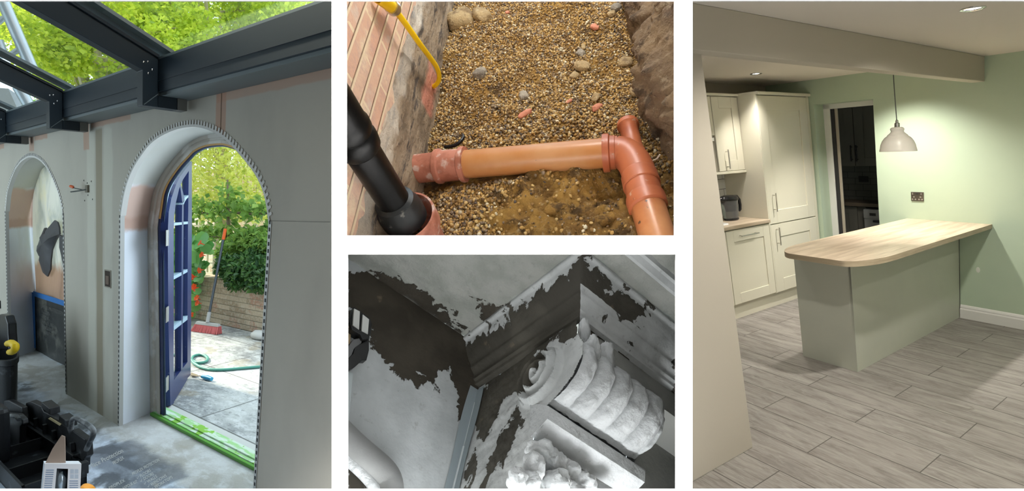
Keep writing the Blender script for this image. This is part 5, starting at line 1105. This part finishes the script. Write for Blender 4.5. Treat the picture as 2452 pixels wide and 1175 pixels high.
# cornice, mitred round the outer corner
prof = [(.098, ZC), (.098, .122), (.094, .119), (.086, .117), (.083, .108), (.078, .095), (.068, .076), (.058, .062), (.050, .054), (.046, .048), (.046, .042), (.040, .036), (.030, .028), (.026, .022), (.026, .010), (.018, .006), (.018, -.003), (.0, -.005)]
cs_ = resample([(o_, 0, z) for o_, z in prof], 46)
L1 = CN.on(1620, 765, 2, ZC)[0]+.25
def corn(u_, v_):
    k_ = v_*45; i = int(min(44, k_)); f = k_-i; q = cs_[i]*(1-f)+cs_[i+1]*f; o_, z = q[0], q[2]; sl_ = FY+o_
    tot = FY+L1; s_ = u_*(FY+.6)
    if s_ <= FY: return bumpy((-o_, s_/FY*sl_, z), (-.5, 0, -.5), .0012, 30)
    x = -o_+(s_-FY)/.6*(.6+o_); return bumpy((x, sl_, z), (0, .5, -.5), .0012, 30)
def cu(V): return V
m = MB(CN); m.grid(corn, 200, 45); V = np.vstack(m.v); pxy = None
def pxof(V): w_ = CN.w(V)-CAM; z = w_@FW; return np.column_stack([CX+F*(w_@RT)/z, CY-F*(w_@UP)/z])
# stripped brown coves: distance to the patches measured along and across the moulding
run = np.where(V[:, 1] < FY+.0+(-V[:, 0])*0+.001, V[:, 1], V[:, 1]); sidef = (V[:, 0] <= -(V[:, 1]-FY)-1e-6) | (V[:, 1] < FY)
zz = V[:, 2]; s1 = (.104+.006*np.sin(V[:, 1]*25)-zz)*1.2  # brown runs on over the side's lower fillet, painting in its shadow
s2 = np.where(zz > .06, np.minimum((.106-zz)*1.2, (.17-V[:, 0])*.5), -.03); s2 = np.where(zz < .06, -.03, s2); s2 = np.clip(s2, -.05, .05)
isfront = V[:, 1] >= FY-1e-4; isf = isfront & (V[:, 0] > -(V[:, 1]-FY)+1e-5)
pe = np.where(isf, s2, s1); o = m.done('trim_8', M_cs, kind='structure', recalc=False, attrs=dict(peel=pe), smooth=True, clip=cc_)
# pilaster: side wall, frieze and wall beyond
def Sx(px, py): return CN.on(px, py, 0, 0)[[1, 2]]
s_br = [[Sx(*q) for q in [(1150, 935), (1180, 880), (1290, 815), (1385, 755), (1392, 800), (1360, 830), (1290, 858), (1262, 880), (1240, 930), (1205, 960), (1180, 1010), (1150, 1060), (1135, 1120), (1118, 1172), (1108, 1172), (1140, 1040)]], [Sx(*q) for q in [(1200, 1040), (1228, 1000), (1242, 950), (1248, 990), (1238, 1050), (1220, 1085), (1160, 1180), (1130, 1185), (1180, 1090)]], [Sx(*q) for q in [(1300, 835), (1330, 850), (1260, 960), (1240, 960), (1250, 900)]]]
rose = CN.on(1300, 905, 0, 0)
def sidep(u_, v_):
    y = .0+.46*u_; z = -.52+.52*v_; h = 0
    d = math.hypot(y-rose[1], (z-rose[2])); a_ = math.atan2(z-rose[2], y-rose[1])
    if d < .085: h += .018*(1-(d/.085)**6)+.009*math.cos(d*2*math.pi/.026-a_)*(d < .078)+.006*math.exp(-(d/.012)**2)
    e = max(0, (y-.16)/.28); h += .010*min(1, e*1.4)*max(0, min(1, (z+.42)*6)) if e > 0 else 0
    return np.array((-h-.0022*nz(y, z, 2, 34, 4)-.003*abs(nz(y, z, 5, 14, 3))*min(1, y*6), y, z))
m = MB(CN); m.grid(sidep, 150, 150); V = np.vstack(m.v); s_ = np.full(len(V), -1.)
# keep only the bracket's side outline
for p in s_br: s_ = np.maximum(s_, sdist(V[:, 1:], p))
out = [(0, -.005), (.42, -.005), (.425, -.05), (.447, -.09), (.448, -.13), (.425, -.175), (.38, -.205), (.335, -.225), (.335, -.27), (.30, -.27), (.30, -.52), (0, -.52)]
inside = sdist(V[:, 1:], out) > -.004; m.fc = [f_ for f_ in m.fc if all(inside[list(f_)])]
m.done('wall_pilaster_side', M_cs, kind='structure', recalc=False, attrs=dict(peel=s_), smooth=True, clip=cc_)
M_bead2 = mat('blue grey sealant', (.34, .39, .41), .5, bump=dict(scale=10, stretch=(1, 1, .3), amt=.5)); t = thing(CN, 'corner_tape', (0, 0, -.1), 'blue grey joint tape running down the internal plaster corner', 'tape')
m = MB(CN); m.grid(lambda u_, v_: (-.032*(1-u_)*(1+.1*math.sin(v_*9)), .0035, -.016-.55*v_), 4, 40); m.done('left_flap', M_bead2, t, smooth=True, clip=cc_); m = MB(CN); m.grid(lambda u_, v_: (-.005, .034*u_*(1+.1*math.sin(v_*11)), -.016-.55*v_), 4, 40); m.done('right_flap', M_bead2, t, smooth=True, clip=cc_)
m = MB(CN); m.tube([(-.005, .005, -.2), (-.006, .006, -.4), (-.005, .005, -.6)], .0035, 8); m.tube([(-.004, .004, -.06), (-.004, .004, -.2)], .002, 8); m.done('sealant_bead', mat('white sealant', (.62, .66, .67), .4), t, smooth=True, clip=cc_)
M_gm0 = mat('plain grey soffit', (.38, .38, .35), .8)
# plain faces behind the carving
M_fr = plastermat('grey frieze plaster', (.42, .42, .39), (.34, .34, .32), (.12, .09, .07), .03, .3)
fb = [[CN.on(*q, 1, FY)[[0, 2]] for q in [(1402, 772), (1445, 795), (1440, 812), (1420, 822), (1408, 800)]]]
patch('wall_frieze', lambda u_, v_: bumpy((-.002+.75*u_, FY, -.075+.075*v_), (0, 1, 0), .001, 20), 90, 12, M_fr, fb, lambda V: V[:, [0, 2]])
patch('wall_pilaster_end', lambda u_, v_: (.302+.6*u_, .30, -.60+.53*v_), 20, 20, M_fr, [], lambda V: V[:, [0, 2]])
MB(CN).box((.0, .295, -.08), (.85, FY-.001, -.072)).done('trim_12', M_gm0, kind='structure', clip=cc_)
patch('wall_pilaster_front', lambda u_, v_: (.0+.302*u_, .298, -.60+.56*v_), 20, 20, M_cs, [], lambda V: V[:, [0, 2]])
# carved bracket: gadrooned roll, fillet bar and leaf carving
M_carv = plastermat('thick white gloss paint on carving', (.70, .71, .71), (.60, .61, .61), (.20, .16, .10), .0, 2.6)
t = thing(CN, 'carved_bracket', (.15, .42, -.2), 'white painted plaster bracket with ribbed roll, bar and leaf carving', 'plaster bracket')
rp = resample([(0, .424, -.052), (0, .436, -.070), (0, .450, -.100), (0, .450, -.132), (0, .436, -.165), (0, .405, -.195), (0, .365, -.218), (0, .335, -.228)], 40)
X1 = .305
def roll(u_, v_):
    q = rp[int(round(v_*39))]; x = X1*u_; t_ = (u_*5.2+.25*v_) ; sc = abs(math.sin(math.pi*t_))**.6; w_ = .026*sc*math.sin(math.pi*min(1, v_*1.0+.08))**.6
    c_ = np.array((0, .36, -.12)); d = nrm(q-c_); endr = (max(0, u_-.93)/.07)**2*.03
    p = q+d*(w_-.018-endr)+d*.0035*nz(x, q[1], q[2], 30, 4)+d*.0015*nz(x, q[1], q[2], 80, 3); p[0] = x-.004; return p
m = MB(CN); m.grid(roll, 200, 39); m.done('ribbed_roll', M_carv, t, smooth=True, recalc=False, attrs=dict(peel=np.full(len(np.vstack(m.v)), -1.)), clip=cc_)
m = MB(CN); e_ = [roll(1, i/39) for i in range(40)]; m.poly(e_+[np.array((X1-.004, .30, -.23)), np.array((X1-.004, .30, -.05))]); m.done('roll_end', M_carv, t, recalc=False)
m = MB(CN); bars = [(.28, -.19), (.332, -.215), (.352, -.228), (.356, -.233), (.352, -.262), (.30, -.285)]
def barp(u_, v_): k_ = v_*(len(bars)-1); i = int(min(len(bars)-2, k_)); f = k_-i; y = bars[i][0]*(1-f)+bars[i+1][0]*f; z = bars[i][1]*(1-f)+bars[i+1][1]*f; return (-.012+(X1+.012)*u_, y+.0004*nz(u_*9, v_, 1, 3), z+.0004*nz(u_*9, v_, 4, 3))
m.grid(barp, 90, 24); m.poly([(-.012, y, z) for y, z in bars]); m.done('fillet_bar', M_carv, t, smooth=True, recalc=False, clip=cc_)
# leaf lumps under the bar
rl = np.random.default_rng(8)
def lump(px, py, rx, ry, pl, seed, name='leaf_lobe'):
    c = CN.on(px, py, 1, pl); d = np.linalg.norm(CN.w(c)-CAM); a_, b2 = rx/F*d/1.5, ry/F*d/1.5; bm = bmesh.new(); bmesh.ops.create_icosphere(bm, subdivisions=4, radius=1); vs = []
    ex = nrm(CN.Mi@RT); ez = nrm(CN.Mi@UP); en = nrm(-(CN.Mi@nrm(CN.w(c)-CAM)))
    for q in bm.verts: p = np.array(q.co[:]); k_ = 1+.30*mn.noise(Vector(p*1.6)+Vector((seed*2.3, 1, 0)))+.12*mn.noise(Vector(p*5)+Vector((seed, 0, 3))); p = p*k_; vs.append(c+ex*p[0]*a_+ez*p[2]*b2+en*p[1]*min(a_, b2)*.8)
    fs = [tuple(w.index for w in p.verts) for p in bm.faces]; bm.free(); m = MB(CN); m.add(vs, fs); return m.done(name, M_carv, t, smooth=True, clip=cc_)
for i, (px, py, rx, ry) in enumerate(((1292, 1078, 30, 26), (1328, 1108, 26, 30), (1362, 1128, 26, 24), (1398, 1156, 28, 24), (1330, 1155, 34, 30), (1278, 1120, 26, 34), (1262, 1155, 30, 26), (1238, 1150, 22, 30), (1370, 1175, 30, 20), (1440, 1180, 26, 18))): lump(px, py, rx, ry, .315, i+1)
for i, (px, py, rx, ry) in enumerate(((1560, 830, 8, 60),)): pass
# flaking leaf edge over the roll's side, near the frieze
for i, (px, py, rx, ry) in enumerate(((1400, 800, 14, 40), (1415, 850, 22, 46), (1448, 860, 24, 40), (1385, 880, 26, 60), (1352, 940, 24, 50))): lump(px, py, rx, ry, .425 if i < 3 else .385-.03*(i-3), 30+i, 'flaked_edge')
# second moulding on the ceiling at the upper right
m = MB(CN); qm = [(.0, ZC-.001), (.0, ZC-.014), (.010, ZC-.018), (.024, ZC-.010), (.034, ZC-.012), (.040, ZC-.001)]
y0_ = CN.on(1560, 655, 2, ZC)[1]; m.strip([(-.3, y0_+o_, z) for o_, z in qm], [(.9, y0_+o_, z) for o_, z in qm]); m.done('trim_9', M_cs, kind='structure', recalc=False, clip=cc_, attrs=dict(peel=np.full(12, -1.)))
# grey rounded moulding at the lower left and dark brown area with pale flecks beside it
M_gm = mat('grey painted rib', (.34, .34, .33), .5, bump=dict(scale=30, amt=.3)); t = thing(CN, 'plaster_rib', C0(880, 1120).tolist()[:1]+[0.02]+C0(880, 1120).tolist()[1:], 'rounded grey plaster rib crossing the lower left corner', 'moulding')
r0_ = [CN.on(*q, 1, .012) for q in [(800, 1030), (832, 1062), (870, 1096), (905, 1124), (926, 1148), (930, 1180), (925, 1210)]]; m = MB(CN); m.tube(smoothrow(resample(r0_, 30)), [.036]*30, 24); m.done('rib', M_gm, t, smooth=True, clip=cc_)
m = MB(CN); r1_ = [CN.on(*q, 1, .02) for q in [(800, 1070), (832, 1100), (870, 1135), (905, 1175), (915, 1200)]]; m.tube(smoothrow(resample(r1_, 30)), .012, 16); m.done('inner_bead', M_carv, t, smooth=True, clip=cc_); m = MB(CN); m.prism([CN.on(*q, 1, .004) for q in [(800, 1085), (832, 1112), (900, 1178), (780, 1220)]], (0, .003, 0)); m.done('dark_ground', mat('flecked brown ground', BR, .8, layers=[dict(color=(.5, .5, .48), scale=22, lo=.5, hi=.55)]), t, clip=cc_)
# clamp lamp held in at the left edge
t = thing(CN, 'work_lamp', CN.on(860, 780, 1, .06), 'black work lamp head with two white glass bars at the left edge', 'work lamp')
TB = .05; pq = lambda px, py, k_=TB: CN.on(px, py, 1, k_)
def slab(pts, name, m_, th=.02, k_=TB, bevel=.002): m = MB(CN); m.prism([pq(x, y, k_) for x, y in pts], (0, -th, 0)); return m.done(name, m_, t, bevel=bevel, clip=cc_)
M_lb = mat('lamp black plastic', (.010, .010, .010), .3); M_lw = mat('frosted lamp glass', (.80, .80, .76), .2)
slab([(848, 734), (868, 748), (886, 760), (891, 775), (888, 800), (840, 782), (838, 770)], 'housing', M_lb, .02)
slab([(848, 738), (862, 745), (860, 790), (845, 778)], 'glass_bar', M_lw, .006, TB+.006, .001); slab([(869, 752), (884, 764), (881, 800), (866, 793)], 'glass_bar', M_lw, .006, TB+.006, .001)
slab([(840, 778), (886, 803), (884, 812), (868, 812), (862, 800), (842, 788)], 'lower_lip', M_lb, .03, TB+.01)
slab([(884, 808), (884, 838), (878, 862), (868, 862), (850, 878), (838, 885), (830, 890), (830, 862), (846, 846), (850, 830), (868, 820)], 'arm', M_lb, .02)
slab([(846, 812), (866, 808), (866, 820), (848, 834), (842, 850), (830, 860), (830, 835)], 'bracket', mat('grey lamp bracket', (.16, .16, .16), .5), .02)
m = MB(CN); m.prism([pq(x, y, .04) for x, y in [(826, 772), (842, 786), (838, 822), (826, 828)]], (0, -.02, 0)); m.done('wooden_block', mat('tan wood', (.55, .40, .22), .6), label='tan wooden block end behind the work lamp at left edge', cat='wood block', clip=cc_)
slab([(826, 886), (846, 892), (840, 960), (834, 1050), (826, 1060)], 'cable_sheath', mat('pale grey edge', (.55, .60, .60), .5), .01, .03)
# ================================================================== tools on the floor at the lower left
M_tb = mat('scuffed black plastic', (.010, .011, .013), .42, layers=[dict(color=(.09, .10, .11), scale=12, lo=.60, hi=.72, amt=.6)], bump=dict(scale=60, amt=.1))
LY = .97; T_ = lambda px, py, y=LY: L.on(px, py, 1, y)
t = thing(L, 'toolbox', (-3.85, .85, 0), 'open black plastic toolbox with ribbed lid and grey carrying handle', 'toolbox')
lid = [(62, 964), (72, 960), (98, 972), (104, 985), (118, 992), (140, 1005), (146, 1014), (160, 1022), (163, 1031), (172, 1029), (190, 1043), (203, 1052), (206, 1092), (199, 1100), (198, 1118), (150, 1118), (60, 1070), (52, 1040), (56, 1000)]
m = MB(L); m.prism([T_(*q) for q in lid], (0, .035, 0)); lid_ = m.done('lid', M_tb, t, bevel=.004)
for i in range(6):
    a_ = T_(68+22*i, 985+14.5*i); b2 = T_(70+22*i, 1045+10*i); m = MB(L); m.hexa([b2+[-.012, -.02, 0], b2+[.012, -.02, 0], b2+[.012, 0, 0], b2+[-.012, 0, 0]], [a_+[-.012, -.02, 0], a_+[.012, -.02, 0], a_+[.012, 0, 0], a_+[-.012, 0, 0]]); m.done('lid_rib', M_tb, lid_, bevel=.002)
a_ = T_(60, 1003); b2 = T_(190, 1085); m = MB(L); m.hexa([a_+[0, -.03, -.012], b2+[0, -.03, -.012], b2+[0, 0, -.012], a_+[0, 0, -.012]], [a_+[0, -.03, .0], b2+[0, -.03, 0], b2, a_]); m.done('lid_rib', M_tb, lid_, bevel=.002)
for q in (((98, 972), (120, 990)), ((140, 1004), (160, 1020))): a_, b2 = T_(*q[0]), T_(*q[1]); m = MB(L); m.hexa([a_+[0, .0, -.01], b2+[0, .0, -.01], b2+[0, .05, -.01], a_+[0, .05, -.01]], [a_+[.01, 0, .03], b2+[-.01, 0, .03], b2+[-.01, .05, .03], a_+[.01, .05, .03]]); m.done('catch', M_tb, lid_, bevel=.003)
m = MB(L); pts_ = [T_(119, 999, LY-.004), T_(146, 1015, LY-.004), T_(143, 1019, LY-.004), T_(115, 1002, LY-.004)]; m.prism(pts_, (0, .003, 0)); m.done('label', mat('cream label', (.62, .52, .30), .6), lid_)
h_ = [(171, 1034), (170, 1018), (172, 1004), (178, 999), (190, 1004), (210, 1016), (226, 1030), (225, 1040), (214, 1060), (207, 1076)]
m = MB(L); m.tube(smoothrow(resample([T_(*q) for q in h_], 30), 2), .013, 12); m.done('handle', mat('grey rubber handle', (.045, .05, .055), .5, layers=[dict(color=(.22, .23, .24), scale=14, lo=.5, hi=.65, amt=.7)]), t, smooth=True)
m = MB(L); x0, x1, y0, y1 = -4.35, -3.30, .70, .965
m.box((x0, y0, 0), (x1, y1, .012)); m.box((x0, y0, 0), (x1, y0+.012, .11)); m.box((x0, y0, 0), (x0+.012, y1, .11)); m.box((x1-.012, y0, 0), (x1, y1, .11)); m.box((x0, y1-.012, 0), (x1, y1, .11)); m.done('tray', M_tb, t)
for x in (-4.0, -3.65): m = MB(L); m.box((x, y0+.012, .012), (x+.01, y1-.012, .09)); m.done('divider', M_tb, t)
for px, py in ((196, 1130), (200, 1122)): m = MB(L); q = T_(px, py, .90); m.box(q-[.03, .02, .03], q+[.01, .02, .035]); m.done('latch', M_tb, t, bevel=.004)
# bucket
bc_ = np.array([-5.42, .95, 0]); t = thing(L, 'bucket', bc_, 'black builders bucket with yellow grip at the far left edge', 'bucket')
def oval_l(c, rx, ry, z, n=36): return [np.array(c)+[rx*math.cos(2*math.pi*i/n), ry*math.sin(2*math.pi*i/n), z] for i in range(n)]
rx = L.on(26, 955, 1, .95)[0]+5.42+.0; rt = L.on(27, 840, 1, .95)[0]+5.42; m = MB(L); ry_ = .10
rows = [oval_l(bc_, rx, ry_, 0), oval_l(bc_, rt*.97, ry_*1.15, .42), oval_l(bc_, rt, ry_*1.2, .43), oval_l(bc_, rt, ry_*1.2, .47), oval_l(bc_, rt*.95, ry_*1.14, .47), oval_l(bc_, rx*.95, ry_*.9, .02)]
for p_, q_ in zip(rows[:-1], rows[1:]): m.strip(p_, q_, True)
m.poly(rows[-1]); m.poly(rows[0][::-1]); m.done('body', M_tb, t, smooth=True)
gq = [L.on(*q, 1, .93) for q in [(20, 822), (26, 820), (33, 824), (37, 828), (36, 836), (30, 842), (25, 842)]]; m = MB(L); m.tube(smoothrow(resample(gq, 24), 1), .022, 10); m.done('grip', mat('yellow plastic grip', (.80, .55, .01), .4), t, smooth=True)
m = MB(L); q0 = [L.on(*q, 1, .98) for q in [(-14, 756), (0, 752), (12, 756), (18, 775), (19, 800), (22, 838), (-14, 838)]]; m.prism(q0, (0, .05, 0)); m.done('tool_case', M_blk, label='black tool case standing in the bucket at left edge', cat='tool case', bevel=.01)
# crates
t = thing(L, 'storage_crate', (-4.4, .8, 0), 'black storage crate in front of the bucket at left edge', 'crate')
c1_ = [(-20, 975), (30, 962), (54, 985), (56, 1003), (50, 1030), (-20, 1045)]; 
m = MB(L); m.prism([L.on(*q, 1, .86) for q in [(-30, 990), (2, 988), (40, 992), (52, 1004), (54, 1016), (48, 1022), (46, 1110), (-30, 1110)]], (0, .03, 0)); m.done('side', M_tb, t, bevel=.006)
m = MB(L); m.prism([L.on(*q, 1, .92) for q in [(-30, 962), (20, 958), (52, 975), (56, 1005), (50, 1040), (-30, 1040)]], (0, .03, 0)); m.done('rear_side', M_tb, t, bevel=.006)
m = MB(L); m.tube([L.on(*q, 1, .85) for q in [(-20, 996), (10, 993), (40, 996), (46, 1004)]], .012, 10); m.done('rim', bpy.data.materials['grey rubber handle'], t, smooth=True)
m = MB(L); m.box((-4.15, .55, 0), (-3.95, .80, .35)); m.done('tool_bag', M_tb, label='dark tool bag at the bottom left corner in front of crate', cat='bag', bevel=.03, clip=lc)
# lamp carton
D0 = 2.05; bp = lambda px, py, d=D0: np.array(((px-CX)/F*d, -(py-CY)/F*d, d))
t = thing(B_, 'lamp_carton', bp(146, 1235), 'white printed carton with clear window and torn brown flap, bottom left', 'carton')
M_card = mat('white printed card', (.66, .70, .76), .5); M_brn = mat('brown card', (.30, .24, .20), .85)
m = MB(B_); fr_ = [(107, 1110), (195, 1110), (189, 1245), (94, 1245)]; wn_ = [(136, 1121), (163, 1122), (160, 1190), (130, 1190)]
F0 = [bp(*q) for q in fr_]; W0 = [bp(*q) for q in wn_]; m.strip(F0, W0, True); m.done('front', M_card, t, recalc=False)
m = MB(B_); bk = [bp(x, y, D0)+[-.095, -.03, .10] for x, y in fr_]; m.strip(F0, bk, True); m.poly(bk); m.done('sides', M_card, t)
m = MB(B_); m.prism([bp(108, 1109, D0+.03), bp(126, 1073, D0+.03), bp(147, 1042, D0+.03), bp(155, 1045, D0+.03), bp(156, 1109, D0+.03)], (0, 0, .003)); m.done('flap', M_brn, t)
m = MB(B_); m.strip(W0, [w_+[0, 0, .05] for w_ in W0], True); m.poly([w_+[0, 0, .05] for w_ in W0]); m.done('window_well', mat('dark card well', (.05, .06, .07), .4), t)
c_ = bp(147, 1150, D0+.03); m = MB(B_); m.lathe(c_, [(.002, .045), (.014, .04), (.019, .02), (.018, -.01), (.013, -.03), (.013, -.10)], (0, 1, 0), 24, cap=True); m.done('torch', mat('silver torch', (.5, .62, .72), .2, .8), t, smooth=True)
M_ink = mat('grey blue ink', (.20, .28, .42), .6); m = MB(B_)
for i in range(11):
    y = 1124+i*5.2; m.prism([bp(110-i*.6, y, D0-.0006), bp(129-i*.6, y, D0-.0006), bp(129-i*.6, y+2.0, D0-.0006), bp(110-i*.6, y+2.0, D0-.0006)], (0, 0, .0003))
    if i > 4: m.prism([bp(166, y, D0-.0006), bp(187, y, D0-.0006), bp(187, y+2.0, D0-.0006), bp(166, y+2.0, D0-.0006)], (0, 0, .0003))
m.done('printed_lines', M_ink, t, recalc=False)
for i in range(4):
    x, y = 168+10.5*(i % 2), 1123+12*(i//2); m = MB(B_); m.prism([bp(x, y, D0-.0006), bp(x+9, y, D0-.0006), bp(x+9, y+10, D0-.0006), bp(x, y+10, D0-.0006)], (0, 0, .0003)); m.done('printed_symbol', mat('pale blue ink', (.42, .50, .60), .6) if i == 0 else bpy.data.materials['pale blue ink'], t)
m = MB(B_); c_ = bp(207, 1176, 2.1); m.lathe(c_, [(.024, -.012), (.030, -.012), (.030, .012), (.024, .012), (.024, -.012)], (0, .35, 1), 28); m.done('tape_roll', mat('orange tape', (.62, .28, .04), .5), label='orange tape roll at the bottom edge beside the white carton', cat='tape roll', smooth=True)
t = thing(L, 'cordless_drill', T_(45, 1160, .80), 'dark cordless drill with yellow mark lying in the toolbox', 'drill')
m = MB(L); m.tube([T_(24, 1165, .80), T_(36, 1150, .80), T_(50, 1148, .80), T_(62, 1158, .80)], [.02, .035, .035, .02], 12); m.done('body', bpy.data.materials['scuffed black plastic'], t, smooth=True); m = MB(L); q = T_(52, 1160, .775); m.box(q-[.02, .004, .02], q+[.02, .004, .02]); m.done('badge', bpy.data.materials['yellow plastic grip'], t, bevel=.002); m = MB(L); m.tube([T_(24, 1163, .78), T_(40, 1145, .78), T_(56, 1147, .78)], .008, 8); m.done('trim', mat('ochre trim', (.35, .24, .04), .5), t, smooth=True)
